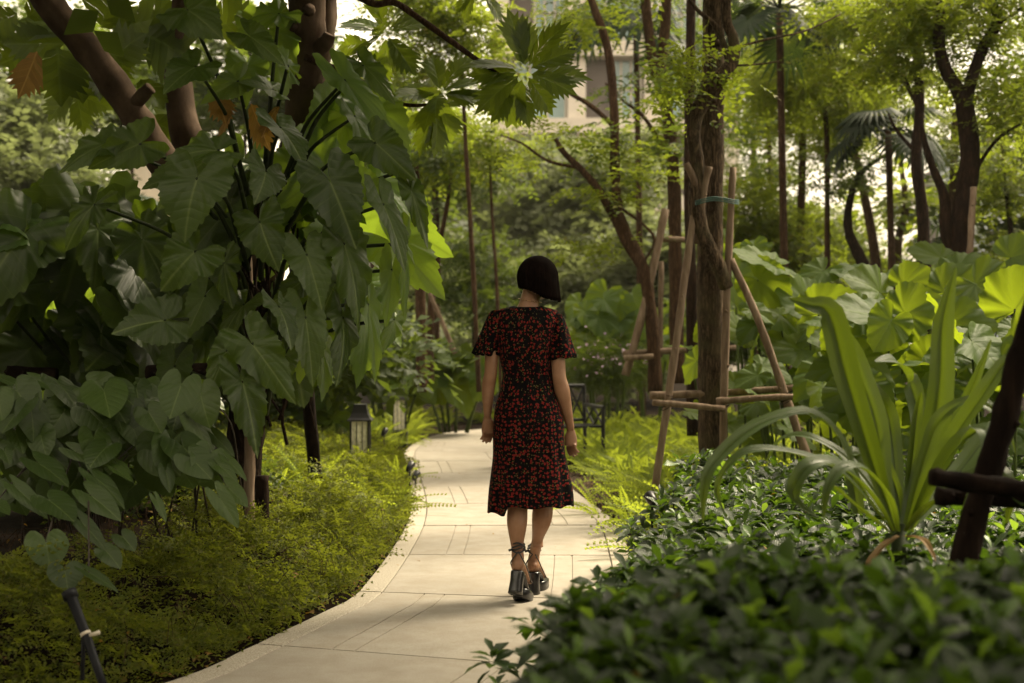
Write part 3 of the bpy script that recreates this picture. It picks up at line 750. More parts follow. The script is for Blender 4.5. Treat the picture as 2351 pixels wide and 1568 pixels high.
# ------------------------------------------------------------------ ground cover left of the path (uncountable)
def surf(n, fx, seed):
    r = np.random.default_rng(seed); return fx(r, n)
r = np.random.default_rng(3)
n = 36000
yy = 3.6 + 12.5 * r.uniform(0, 1, n) ** 1.25; dl = r.exponential(1.0, n) * 1.0 + .0
dl = dl + .05; xx = xl(yy) - dl - .03 * r.uniform(size=n)
keep = (xx > -.385 * yy - .4) & (dl < 4.8) & ~((yy > 6.3) & (yy < 11) & (1175.5 + xx / yy * FPX < 200 + (yy - 6.4) * 140 + 60 * r.normal(size=n)))
xx, yy, dl = xx[keep], yy[keep], dl[keep]
bump_ = vnoise(xx, yy, 2.2, 8)
zz = ground_z(xx, yy) + sstep(.0, .5, dl) * (.15 + .19 * bump_) + r.uniform(-.02, .035, len(xx))
den = r.uniform(size=len(xx)) < .35 + .65 * sstep(-.7, .2, vnoise(xx, yy, 3.5, 21))
xx, yy, zz, dl = xx[den], yy[den], zz[den], dl[den]
sprig_T = [spray(6, .17, .045, 41, .3), spray(5, .2, .05, 42, .5)]
m_ = len(xx); MM = rotm(r.uniform(0, 6.28, m_), r.normal(.45, .4, m_), r.normal(0, .5, m_), .093 * r.uniform(.6, 1.6, m_) * (1 + .05 * (yy - 5)))
P = np.stack([xx, yy, zz], -1); h_ = m_ // 2
gc = baked('ground_cover', merge([bake(sprig_T[0], MM[:h_], P[:h_]), bake(sprig_T[1], MM[h_:], P[h_:])]), M['cover'], smooth=False)
tag(gc, 'low creeping yellow-green ground cover in a mound beside the left of the path', 'ground cover', kind='stuff')
# wiry runners
mb = MB()
for i in range(260):
    y = random.uniform(4.6, 10); x = xl(y) - random.uniform(.1, 1.7); z = float(ground_z(np.float64(x), np.float64(y))) + .12
    a = random.uniform(0, 6.28); L = random.uniform(.08, .28)
    mb.tube([(x + math.cos(a) * L * t, y + math.sin(a) * L * t, z + .10 * math.sin(t * 3.1)) for t in (0, .35, .7, 1)], .0016, 3, cap=False)
tag(mb.build('runner_stems', M['bark_t'], None), 'thin bare brown runners arching out of the ground cover', 'stems', kind='stuff')
# litter of dead leaves and gravel beside the path
lit = rib_leaf([(0, .05), (.4, .3), (1, .02)], 3, 3, .3, .3, seed=4)
n = 1500; y_ = r.uniform(3.8, 17, n); side = r.uniform(size=n) < .5
x_ = np.where(side, xl(y_) - r.exponential(.25, n) - .02, xr(y_) + r.exponential(.2, n) + .02)
li = baked('leaf_litter', bake(lit, rotm(r.uniform(0, 6.28, n), r.normal(0, .3, n), r.normal(0, .3, n), r.uniform(.02, .05, n)), np.stack([x_, y_, ground_z(x_, y_) + .012], -1)), M['philo_o'])
tag(li, 'fallen brown leaves on the soil along both path edges', 'leaf litter', kind='stuff')
n = 46; y_ = r.uniform(4.6, 16, n); u_ = r.uniform(0, 1, n) ** 2; u_ = np.where(r.uniform(size=n) < .5, u_, 1 - u_); x_ = xl(y_) + u_ * (xr(y_) - xl(y_))
fl_ = baked('fallen_leaves', bake(lit, rotm(r.uniform(0, 6.28, n), r.normal(0, .1, n), r.normal(0, .12, n), r.uniform(.008, .03, n)), np.stack([x_, y_, 0 * x_ + .006], -1)), M['philo_o'])
tag(fl_, 'few small dry leaves lying on the paving', 'leaf litter', kind='stuff')
n = 3500; y_ = r.uniform(8, 15, n); x_ = xr(y_) + r.uniform(0, .5, n)
oc = (np.array([(1, 0, 0), (0, 1, 0), (-1, 0, 0), (0, -1, 0), (0, 0, .7), (0, 0, -.7)], float), np.array([(0, 1, 4), (1, 2, 4), (2, 3, 4), (3, 0, 4), (1, 0, 5), (2, 1, 5), (3, 2, 5), (0, 3, 5)]), None)
gr = baked('gravel', bake(oc, rotm(r.uniform(0, 6.28, n), r.normal(0, .4, n), r.normal(0, .4, n), r.uniform(.008, .02, n)), np.stack([x_, y_, ground_z(x_, y_) + .008], -1)), M['gravel'])
tag(gr, 'strip of dark brown gravel between the path and the ferns on the right', 'gravel', kind='stuff')

# ------------------------------------------------------------------ ferns
frond_T = [frond(17, .085, .35, 1), frond(17, .08, .6, 2), frond(16, .09, .8, 3)]
frond_me = meshes('fern_frond', frond_T, 'fern')
def clump_mats(r, n, c, L):
    yaw = r.uniform(0, 6.28, n); pit = r.uniform(.25, 1.15, n); return rotm(yaw, pit, r.normal(0, .35, n), L * r.uniform(.7, 1.15, n)), np.tile(c, (n, 1))
def fern_bed(pts, L, nf, label, seed, mat='fern'):
    r = np.random.default_rng(seed); Ts = []
    for c in pts:
        mm, pp_ = clump_mats(r, nf, c, L * r.uniform(.75, 1.25)); q = r.integers(0, 3, nf)
        for k in range(3):
            if (q == k).any(): Ts.append(bake(frond_T[k], mm[q == k], pp_[q == k]))
    return tag(baked('fern_bed', merge(Ts), M[mat], smooth=False), label, 'ferns', kind='stuff')
def scatter(fn, n, seed):
    r = np.random.default_rng(seed); out = []
    while len(out) < n:
        p = fn(r)
        if p is not None: out.append((p[0], p[1], float(ground_z(np.float64(p[0]), np.float64(p[1])))))
    return np.array(out)
def left_f(r):
    y = r.uniform(11, 28); x = (xl(y) if y < 18.4 else -1.0) - abs(r.exponential(1.6)) - .38
    if y > 21.2:
        x = r.uniform(-5, 1.5)
        if y < 25.2 and x > -1.6: return None
    if y > 20 and y <= 21.2 and x > -1.5: return None
    return (x, y) if x > -.3 * y else None
fern_bed(scatter(left_f, 400, 1), .42, 11, 'yellow-green fern bed left of the path round the two lanterns, running behind its bend', 1)
def right_f(r):
    y = r.uniform(9.2, 21); x = xr(y) + .42 + r.exponential(1.5)
    return (x, y) if x < .33 * y else None
def right_g(r):
    y = r.uniform(8.9, 11); px = r.uniform(1480, 1980)
    return ((px - 1175.5) / FPX * y, y)
fern_bed(np.concatenate([scatter(right_f, 370, 2), scatter(right_g, 110, 3)]), .43, 10, 'light green fern bed right of the path under the staked trees', 2)
for i, (px, py, d, lab) in enumerate([(1375, 1085, 11.2, 'fern arching over the gravel strip by the right path edge'), (1450, 1060, 10.2, 'fern in front of the bench, between gravel strip and shrubs'),
      (1530, 1030, 10.0, 'fern growing at the foot of the crossed stakes'), (1400, 1010, 13.5, 'fern just below the black bench seat'), (1600, 1040, 9.9, 'fern leaning on the base of the rough staked trunk'),
      (1345, 1040, 14.5, 'fern half hidden behind the woman\'s hand'), (1760, 990, 10.2, 'fern under the right-hand rails of the stake frame'), (1470, 980, 12.5, 'fern behind the shrubs, left of the crossed stakes'),
      (905, 1080, 11.2, 'fern spilling over the left path edge'), (915, 1010, 13.5, 'fern between near lantern and path'), (720, 980, 12.5, 'fern left of the near lantern')]):
    c = W(px, py, d); r = np.random.default_rng(60 + i); zg = float(ground_z(np.float64(c.x), np.float64(c.y)))
    t = thing('fern', (c.x, c.y, zg), lab, 'fern', 'arching ferns along the path')
    mm, pp_ = clump_mats(r, 13, np.array([c.x, c.y, zg]), .46)
    for q in range(13): place_many('frond', frond_me[q % 3], mm[q:q + 1], pp_[q:q + 1], t)
    mb = MB(); mb.ball((c.x, c.y, zg), (.04, .04, .05)); mb.build('root_crown', M['bark_d'], t)

# ------------------------------------------------------------------ shrubs, lower right
SL_T = [rib_leaf([(0, .03), (.15, .12), (.45, .22), (.65, .25), (.85, .18), (1, .02)], 4, 3, .3, .18 + .15 * i, npl=9, wave=.01, seed=i) for i in range(2)]
shrub_me = meshes('shrub_leaf', SL_T, 'shrub'); shrub_yme = meshes('shrub_leaf', SL_T, 'shrub_y')
def shrub(label, fn, hfn, n_wh, seed, loc, leafL=.062, layers=.2, nbig=300, young=.03, group='glossy dark green shrubs right of the path'):
    """whorls of leaves on and under the top surface of the shrub; the leaves nearest the camera are parts, the rest one mesh"""
    r = np.random.default_rng(seed); pts = []
    while len(pts) < n_wh:
        p = fn(r)
        if p is not None: pts.append(p)
    pts = np.array(pts); x, y = pts[:, 0], pts[:, 1]
    z = hfn(x, y) - np.abs(r.normal(0, layers, len(x))) * (r.uniform(size=len(x)) < .75) + r.uniform(0, .03, len(x))
    z = np.maximum(z, ground_z(x, y) + .03)
    k = 7; X_ = np.repeat(np.stack([x, y, z], -1), k, 0); n_ = len(X_)
    base = np.repeat(r.uniform(0, 6.28, len(x)), k) + np.tile(np.arange(k) * 2.4, len(x))
    tilt = np.repeat(r.normal(0, .35, len(x)), k)
    pit = np.tile(np.linspace(-.25, .85, k), len(x)) + r.normal(0, .2, n_)
    MM = rotm(base, pit + tilt * np.cos(base), r.normal(0, .3, n_), leafL * r.uniform(.7, 1.25, n_) * np.tile(np.linspace(1.1, .7, k), len(x)))
    X_ = X_ + MM[:, :, 1] * .12
    X_[:, 2] += np.tile(np.linspace(-.02, .01, k), len(x))
    yng = (r.uniform(size=n_) < young) | ((np.tile(np.arange(k), len(x)) == k - 1) & (r.uniform(size=n_) < young * 4))
    px = 1175.5 + X_[:, 0] / X_[:, 1] * FPX; py = 800 + (CAMZ - X_[:, 2]) / X_[:, 1] * FPX
    top = X_[:, 2] > np.repeat(hfn(x, y), k) - .06
    infr = (px > 0) & (px < 2351) & (py < 1568) & top
    order = np.argsort(np.where(infr, X_[:, 1], 1e6)); order = order[:nbig * 3:3]
    sel = np.zeros(n_, bool); sel[order] = True
    t = thing('shrub', loc, label, 'shrub', group)
    for i in order: place_many('leaf', (shrub_yme if yng[i] else shrub_me)[i % 2], MM[i:i + 1], X_[i:i + 1], t)
    rest = ~sel; tt = np.arange(n_) % 2
    for msk, mt, nm in ((rest & ~yng, 'shrub', 'foliage'), (rest & yng, 'shrub_y', 'young_foliage')):
        Ts = [bake(SL_T[q], MM[msk & (tt == q)], X_[msk & (tt == q)]) for q in (0, 1) if (msk & (tt == q)).any()]
        if Ts: baked(nm, merge(Ts), M[mt], t, kind='stuff')
    mb = MB()
    for i in range(0, len(x), max(1, len(x) // 160)):
        g = float(ground_z(x[i], y[i])); mb.tube([(x[i] + random.uniform(-.1, .1), y[i] + random.uniform(-.1, .1), g), (x[i] + random.uniform(-.03, .03), y[i], (g + z[i]) / 2), (x[i], y[i], z[i])], [.006, .004, .002], 4, cap=False)
    mb.build('stems', M['bark_d'], t, kind='stuff')
    return t
def h_mid(x, y):
    e = x - xr(y)
    return .14 * np.exp(-((x - 1.33) ** 2 + (y - 4.85) ** 2) / .12) + .15 + .31 * sstep(-.15, .4, e) + .09 * vnoise(x, y, 2.6, 31) + .10 * sstep(1.2, 2.5, e)
def f_mid(lo, hi):
    def f(r):
        y = r.uniform(4.7, 9.8); e = r.uniform(.0, 1) ** .8 * 3.6 - .04; x = xr(y) + e
        if x > .37 * y + .15: return None
        if y > 8.6 and e < .35: return None
        return (x, y) if lo <= e < hi else None
    return f
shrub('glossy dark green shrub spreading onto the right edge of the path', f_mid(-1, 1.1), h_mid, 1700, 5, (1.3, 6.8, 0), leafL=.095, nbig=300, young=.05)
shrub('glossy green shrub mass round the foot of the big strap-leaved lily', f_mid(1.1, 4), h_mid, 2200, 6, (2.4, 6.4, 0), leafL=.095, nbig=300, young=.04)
def h_near(x, y):
    e = x - (-.15 + (3.1 - y) * .15)
    return .56 + .20 * sstep(-.1, .7, e) + .055 * vnoise(x, y, 4.2, 17) - .14 * sstep(3.15, 3.6, y)
def f_near(r):
    y = r.uniform(1.75, 3.55); x = r.uniform(-.2, 1.5)
    left = np.interp(y, [1.7, 2.4, 3.0, 3.3, 3.6], [-.25, -.08, .05, .14, .5])
    return (x, y) if left + .06 * math.sin(y * 23) < x < .38 * y + .12 else None
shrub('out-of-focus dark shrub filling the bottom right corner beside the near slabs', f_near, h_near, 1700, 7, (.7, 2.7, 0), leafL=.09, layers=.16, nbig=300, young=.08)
def f_edge(r):
    y = r.uniform(3.4, 4.7); x = r.uniform(1.0, 1.85)
    return (x, y) if x > .7 + (y - 3.4) * .3 and x < .39 * y + .1 else None
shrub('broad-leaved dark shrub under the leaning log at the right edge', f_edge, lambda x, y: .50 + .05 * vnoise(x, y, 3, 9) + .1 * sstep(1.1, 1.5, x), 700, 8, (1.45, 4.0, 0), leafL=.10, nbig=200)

def dry(n, fx, fz, lab, smin=.02, smax=.05):
    r = np.random.default_rng(len(lab)); P = []
    while len(P) < n:
        p = fx(r)
        if p is not None: P.append(p)
    P = np.array(P); z = fz(P[:, 0], P[:, 1])
    tag(baked('dry_leaves', bake(lit, rotm(r.uniform(0, 6.28, n), r.normal(0, .5, n), r.normal(0, .5, n), r.uniform(smin, smax, n)), np.stack([P[:, 0], P[:, 1], z + .01], -1)), M['philo_o']), lab, 'leaf litter', kind='stuff')
def f_off(r):
    y = r.uniform(1.2, 10.5); x = .37 * y + r.uniform(.1, 3.6); return (x, y)
shrub('glossy green shrub bank continuing past the right edge of the view', f_off, lambda x, y: .50 + .08 * vnoise(x, y, 2.4, 61), 1300, 12, (4.5, 5.5, 0), leafL=.15, nbig=0)
dry(45, f_near, h_near, 'dry brown leaves caught on top of the bottom right shrub')
dry(90, f_mid(-1, 4), h_mid, 'yellowed and dry leaves caught in the glossy green shrubs')
def f_cov(r):
    y = r.uniform(4.2, 11); return (float(xl(y)) - r.uniform(.1, 2.2), y)
dry(150, f_cov, lambda x, y: ground_z(x, y) + .16, 'yellow and brown leaves fallen on the left ground cover', .015, .04)

# ------------------------------------------------------------------ strap-leaved lily (crinum)
cb = W(2062, 1235, 4.9); lily = thing('crinum_lily', (cb.x, cb.y, 0), 'large strap-leaved lily with long arching yellow-green leaves, right of the path', 'lily')
mb = MB(); mb.tube([(cb.x, cb.y, .02), (cb.x, cb.y, .25), (cb.x, cb.y - .0, cb.z + .05)], [.045, .04, .022], 10, .05); mb.build('stem', M['stem_d'], lily)
def strap(pts, wd, nh, fold=.25, twist=0.0, wavy=.05, label=None):
    """pts: (px,py,d) along the midrib; wd: widths px"""
    n_ = 22; C_ = catmull([tuple(W(*p)) for p in pts], 8); s = np.linspace(0, 1, len(C_))
    C_ = np.stack([np.interp(np.linspace(0, 1, n_), s, C_[:, i]) for i in range(3)], -1)
    dm = pts[len(pts) // 2][2] * .88; ws = np.interp(np.linspace(0, 1, n_), np.linspace(0, 1, len(wd)), wd) / FPX * dm
    V = []; UV = []
    ph = random.uniform(0, 6)
    for i in range(n_):
        t = Vector(C_[min(i + 1, n_ - 1)] - C_[max(i - 1, 0)]).normalized(); nn = Vector(nh); nn = (nn - t * nn.dot(t)).normalized()
        a = twist * i / n_; side = t.cross(nn); side = side * math.cos(a) + nn * math.sin(a); nn = side.cross(t)
        for u in (-1, -.55, -.12, 0, .12, .55, 1):
            f = fold * (abs(u) ** 1.3) * ws[i] * .5 - (.10 if abs(u) < .05 else 0) * ws[i]
            f += wavy * ws[i] * abs(u) * math.sin(i * .8 + ph + (u > 0) * 2)
            p = Vector(C_[i]) + side * u * ws[i] / 2 + nn * f; V.append(tuple(p)); UV.append((u * 7 + .5, abs(u) * .35))
    return baked('leaf', (np.array(V), grid_tris(n_, 7), np.array(UV)), M['crinum'], lily)
m_, nt_, _ = M['crinum'], M['crinum'].node_tree, None
S = [([(2058,1215,4.9),(2020,1110,4.85),(1985,1000,4.8),(1940,850,4.75),(1905,720,4.72),(1860,700,4.7),(1810,685,4.7)], [18,44,62,74,70,40,4], (0,-1,.35)),
 ([(2060,1210,4.9),(2030,1100,4.95),(2010,960,5.0),(1960,830,5.0),(1920,760,4.95),(1880,705,4.9)], [16,40,60,70,50,4], (.2,-1,.3)),
 ([(2075,1205,4.95),(2110,1090,5.0),(2145,980,5.0),(2160,860,5.0),(2165,740,5.0),(2195,612,5.0)], [20,50,72,70,56,3], (0,-1,.1)),
 ([(2082,1205,4.95),(2150,1080,5.05),(2200,960,5.1),(2240,870,5.1),(2275,780,5.1)], [18,34,36,26,3], (-.2,-1,.2)),
 ([(2050,1220,4.85),(2010,1150,4.7),(1960,1090,4.6),(1900,1060,4.55),(1850,1075,4.5),(1820,1140,4.5),(1880,1190,4.45)], [16,34,48,56,50,34,6], (.1,-.5,1)),
 ([(2048,1222,4.85),(1980,1120,4.75),(1925,1000,4.7),(1850,945,4.65),(1740,975,4.6),(1660,1040,4.55),(1620,1100,4.5),(1613,1200,4.5)], [14,28,40,46,44,40,30,3], (0,-.5,1)),
 ([(2050,1222,4.85),(1940,1090,4.8),(1860,1050,4.75),(1760,1030,4.72),(1690,1050,4.7),(1645,1120,4.7),(1670,1195,4.7)], [14,30,40,40,30,18,3], (0,-.4,1)),
 ([(2090,1215,4.85),(2150,1090,4.7),(2210,1010,4.6),(2260,985,4.5),(2275,1060,4.45),(2235,1150,4.4),(2195,1240,4.4)], [20,56,70,70,60,46,10], (0,-.7,.8)),
 ([(2090,1210,4.85),(2130,1100,4.8),(2190,1000,4.75),(2260,900,4.7),(2310,830,4.7),(2370,800,4.7)], [18,40,52,50,40,10], (-.3,-.7,.8)),
 ([(2085,1215,4.95),(2180,1110,5.1),(2260,1010,5.2),(2340,930,5.3)], [16,50,56,20], (-.2,-.8,.6)),
 ([(2065,1215,5.0),(2055,1080,5.15),(2040,960,5.25),(2010,900,5.2),(1990,860,5.1)], [16,40,52,40,5], (0,-.8,.5)),
 ([(2060,1218,5.0),(1990,1110,5.2),(1960,1040,5.3),(1955,1080,5.25),(1970,1180,5.2)], [14,40,46,50,30], (0,-.5,1)),
 ([(2072,1215,4.92),(2090,1100,5.0),(2105,960,5.05),(2115,900,5.05)], [16,34,30,4], (0,-1,.2)),
 ([(2080,1220,4.8),(2130,1160,4.6),(2200,1130,4.5),(2290,1120,4.45),(2351,1160,4.4)], [16,36,44,40,20], (0,-.4,1)),
 ([(2045,1225,4.8),(1990,1180,4.6),(1930,1130,4.5),(1900,1110,4.45),(1870,1120,4.4)], [14,26,34,26,5], (0,-.4,1)),
 ([(2070,1215,5.0),(2110,1000,5.3),(2090,880,5.4),(2060,830,5.3),(2010,830,5.2)], [14,44,54,50,8], (0,-.6,.8))]
S += [([(2066,1215,4.95),(2000,1120,5.0),(1930,1040,5.1),(1850,1000,5.15),(1790,1010,5.2),(1760,1060,5.2)], [12,26,32,30,18,3], (0,-.5,1)),
 ([(2078,1210,4.9),(2120,1060,4.9),(2160,960,4.9),(2230,920,4.85),(2300,960,4.8),(2330,1040,4.8)], [14,36,44,42,30,4], (0,-.6,.9)),
 ([(2070,1210,4.95),(2060,1130,5.0),(2030,1040,5.0),(2040,980,5.0)], [14,26,22,3], (.1,-1,.1)),
 ([(2085,1215,4.8),(2160,1140,4.65),(2230,1090,4.6),(2290,1080,4.55),(2320,1130,4.5),(2310,1200,4.5)], [14,34,46,48,36,5], (0,-.5,1)),
 ([(2060,1220,4.75),(2040,1140,4.6),(1990,1080,4.5),(1940,1070,4.45),(1900,1120,4.4),(1890,1190,4.4)], [14,30,38,36,26,4], (0,-.5,1))]
for p, w, nh in S: strap(p, w, nh, twist=random.uniform(-.25, .25))
_c = M['crinum']; M['crinum'] = M['philo_o']     # withered lower blades
for p, w, nh in [([(2062,1230,4.85),(2030,1250,4.7),(1995,1290,4.6),(1985,1330,4.58)], [12,20,16,3], (0,-.6,1)), ([(2075,1230,4.85),(2120,1240,4.7),(2150,1290,4.62)], [12,22,4], (0,-.6,1))]: strap(p, w, nh)
M['crinum'] = _c

# ------------------------------------------------------------------ elephant ears, right
ears = [ # attach, tip, width, d
 (1775,575,1700,545,110,11.5),(1645,0,0,0,0,0),(2020,640,1975,600,150,10.5),(2075,625,2120,590,120,10.5),(2170,640,2260,600,150,10.5),(2240,620,2300,670,180,10),
 (1860,665,1800,640,150,10),(1880,690,1950,650,140,9.8),(1790,690,1730,660,130,10),(2030,700,1925,670,170,9),(2080,690,2130,650,180,9),
 (2180,720,2260,700,170,9),(2230,750,2290,800,190,8.5),(2330,680,2370,600,220,7.8),(1950,760,1890,735,130,9.5),(1840,770,1760,760,130,10),
 (2000,790,2060,760,120,9),(2130,800,2190,760,120,9),(2290,800,2351,780,130,8.5),(1900,820,1840,860,120,10),(1820,860,1900,885,120,9),(2250,860,2190,900,120,8.5),
 (1740,610,1800,650,120,11.5),(2120,610,2060,590,120,11.5),(1990,600,1925,590,110,12),(1700,730,1650,700,110,11.5),(1980,855,2040,900,110,8.5),(2160,560,2100,545,90,13),
 (1890,590,1845,620,90,12),(2200,590,2280,570,120,12.5),(2040,745,2110,730,100,10),(1930,700,1860,700,110,11),(1760,830,1700,850,110,10.5),(2320,560,2380,540,130,12)]
grpE = 'elephant ears behind the lily'
ear_lab = ['elephant ear with bright leaves standing just behind the lily', 'elephant ear at the right edge with one very large upright leaf', 'elephant ear beside the diagonal stake', 'tall elephant ear against the bright gap between the far trunks', 'elephant ear between the diagonal stake and the lily']
ear_c = [(2060, 930, 9.3), (2290, 920, 8.6), (1760, 930, 12.4), (2080, 900, 12.6), (1890, 950, 11.4)]
eth = [thing('elephant_ear', (W(x, y, d).x, d, 0), l, 'plant', grpE) for (x, y, d), l in zip(ear_c, ear_lab)]
for i, (ax, ay, tx, ty, w, d) in enumerate(ears):
    if w == 0: continue
    if ax < 1870: d = max(d, 11.7)
    ay += 32; ty += 32
    A = W(ax, ay, d); T = W(tx, ty, d - .1); k = min(range(5), key=lambda j: abs(ear_c[j][0] - ax) / 200 + abs(ear_c[j][2] - d))
    T = T + (T - A) * .25
    hero('leaf', taro_me[i % 3], A, T, w / FPX * d * .92, 1.12, eth[k], Vector((random.uniform(-.5, .5), -.7, random.uniform(.4, 1.1))), random.uniform(-.3, .3))
    c = Vector(eth[k].location); B = Vector((c.x * .5 + A.x * .5 + random.uniform(-.1, .1), A.y + .1, .05)); petiole(eth[k], A, B, .009, 'stem', .06)
r = np.random.default_rng(44)
for k, (x, y, d) in enumerate(ear_c):
    for i in range(34):
        dd = d + r.uniform(-.7, .7); px = x + r.uniform(-190, 190); py = r.uniform(700, 1010); A = W(px, py, dd)
        if A.z < .12: continue
        s = r.uniform(.17, .29); T = A + Vector((r.normal() * .8, -.3 + r.normal() * .4, -.35 + r.normal() * .3)).normalized() * s
        hero('leaf', taro_me[i % 3], A, T, s * 1.1, 1.12, eth[k], Vector((r.normal() * .4, -.6 + r.normal() * .4, .8)), 0)
        if i % 8 == 0: petiole(eth[k], A, (A.x * .7 + W(x, y, d).x * .3, A.y + .1, .05), .010, 'stem', .05)
def ear_plant(label, cx, cy, d, n, s, rx, ry, group, seed, mats=taro_me, cat='plant'):
    r = np.random.default_rng(seed); c = W(cx, cy, d); t = thing('elephant_ear', (c.x, c.y, 0), label, cat, group)
    for i in range(n):
        A = W(cx + r.uniform(-rx, rx), cy + r.uniform(-ry, ry), d + r.uniform(-.6, .6)); L = s * r.uniform(.7, 1.25)
        T = A + Vector((r.normal() * .8, -.5, -.4 + r.normal() * .4)).normalized() * L
        hero('leaf', mats[i % len(mats)], A, T, L * 1.05, 1.12, t, Vector((r.normal() * .4, -.5, .9)), 0)
        if A.z > .15 and i % 6 == 0: petiole(t, A, (c.x + (A.x - c.x) * .4, c.y + .05, .03), .010 * d / 12, 'stem', .06)
    return t
for i, (x_, y_) in enumerate([(4.3, 9.6), (5.6, 8.2), (5.2, 11.2), (6.8, 10.0)]):
    e_ = thing('elephant_ear', (x_, y_, 0), ['elephant ear past the right edge nearest to the forked tree', 'elephant ear past the right edge closest to the shrub bank', 'rearmost elephant ear past the right edge', 'outermost elephant ear past the right edge'][i], 'plant', 'elephant ears past the right edge'); r_ = np.random.default_rng(80 + i)
    for k in range(16):
        A = Vector((x_ + r_.uniform(-.7, .7), y_ + r_.uniform(-.6, .6), r_.uniform(.5, 1.6))); L = r_.uniform(.2, .34); T = A + Vector((r_.normal() * .8, -.3, -.4)).normalized() * L
        hero('leaf', taro_me[k % 3], A, T, L * 1.1, 1.12, e_, Vector((r_.normal() * .4, -.5, .8)), 0)
        if k % 2: petiole(e_, A, (x_, y_, .03), .009, 'stem', .06)
ear_plant('bright elephant ear group behind the woman\'s shoulder, left of the staked trees', 1390, 725, 19, 34, .36, 75, 50, 'elephant ears in the middle distance', 1)
ear_plant('elephant ear leaves between the two staked trees', 1490, 765, 20, 18, .36, 70, 50, 'elephant ears in the middle distance', 2)
ear_plant('low broad-leaved plant mass beyond the far lantern', 900, 830, 21, 40, .5, 90, 40, 'elephant ears in the middle distance', 3)
ear_plant('low broad-leaved plant mass beside the woman\'s left sleeve', 1040, 850, 21.5, 34, .45, 85, 35, 'elephant ears in the middle distance', 4)
ear_plant('large leaf group hanging behind the rough staked trunk', 1705, 610, 13.5, 8, .36, 35, 45, 'elephant ears in the middle distance', 5)
ear_plant('sunlit broad-leaved plants behind the dark timber prop', 735, 930, 15.5, 24, .3, 45, 55, 'elephant ears in the middle distance', 6)

# ------------------------------------------------------------------ unseen trees added to shade the near path and the left bed
for i, (lab, bx_, by_, blobs) in enumerate([
    ('unseen tall tree on the left, added so its crown shades the path', -6.5, 4.5, [(-6.5, 2.0, 4.2, 2.6, 2.2, 1800), (-1.0, 1.2, 5.4, 1.6, .6, 700)]),
    ('unseen tall tree added to shade the nearest end of the path', 1.6, -3.0, [(.8, -2.0, 5.4, 3.2, 1.2, 3000), (2.2, 1.5, 5.4, 2.2, .7, 2600), (-4.5, -4, 3.5, 3.0, 3.0, 3000), (1.0, -6, 2.2, 4.0, 2.2, 2600)]),
    ('unseen tree on the right, added to shade the near shrubs', 5.6, 4.6, [(3.6, 3.8, 4.8, 1.9, .6, 2200), (2.2, 8.1, 5.5, 1.5, .5, 800)]),
    ('unseen dense tree at the far left, added to darken the climbers', -8.0, 9.5, [(-7.0, 9.0, 5.5, 2.6, 1.6, 3600), (-7.8, 6.5, 2.8, 2.0, 2.8, 3600)])]):
    t = thing('added_shade_tree', (bx_, by_, 0), lab, 'tree', 'unseen trees added to shade the near path')
    trunk(t, [(bx_, by_, 0), (bx_ + .1, by_, 2.5), (bx_, by_ + .1, 4.8)], [.2, .16, .12], 'bark_d')
    r_ = np.random.default_rng(500 + i); Ts = []
    for (cx, cy_, cz, rx, rz, n) in blobs:
        n = int(n * .62)
        u = r_.normal(size=(n, 3)); u /= np.linalg.norm(u, axis=1)[:, None]; u *= r_.uniform(.1, 1, (n, 1)) ** .5
        Ts.append(bake(spray_T['big'][0], rotm(r_.uniform(0, 6.28, n), r_.normal(0, .3, n), r_.normal(0, .4, n), .63 * r_.uniform(.7, 1.3, n)), np.array([cx, cy_, cz]) + u * np.array([rx, rx, rz])))
    baked('crown', merge(Ts), M['can_g'], t, smooth=False)

# ------------------------------------------------------------------ staked trees, right of the path
tree('rough-barked tree with a second twisting stem, propped by peeled poles right of the path', 'tree', 11.0,
     [('trunk', [(1642, 1200), (1637, 1000), (1634, 800), (1630, 600), (1633, 400), (1637, 200), (1640, 0), (1640, -250)], [70, 66, 62, 60, 58, 52, 50, 44]),
      ('stem', [(1668, 660, -.2), (1645, 600, -.25), (1615, 540, -.25), (1598, 470, -.25), (1602, 380, -.25), (1592, 300, -.25), (1612, 235, -.25), (1650, 185, -.3), (1682, 140, -.3), (1684, 90, -.3), (1668, 40, -.3), (1670, -60, -.3)], [30, 34, 34, 36, 30, 32, 34, 36, 30, 24, 22, 22]),
      ('branch', [(1675, 150, -.3), (1662, 100, -.3), (1640, 55, -.3), (1600, 20, -.3), (1560, -40, -.3)], [16, 14, 12, 9, 8]),
      ('branch', [(1684, 110, -.3), (1760, 90, -.3), (1850, 70, -.2), (1930, 32, 0)], [6, 5, 4, 3]),
      ('branch', [(1690, 150, -.3), (1750, 146, -.3), (1790, 140, -.3)], [5, 4, 3])],
     [([(1600, 140, 10.6, 60, 40, 70), (1560, 220, 10.8, 70, 60, 60), (1640, -160, 11, 260, 90, 500)], 'mid', .2, 'can_y', .5)], bark='bark_r', seg=20, knots=2, seed=3)
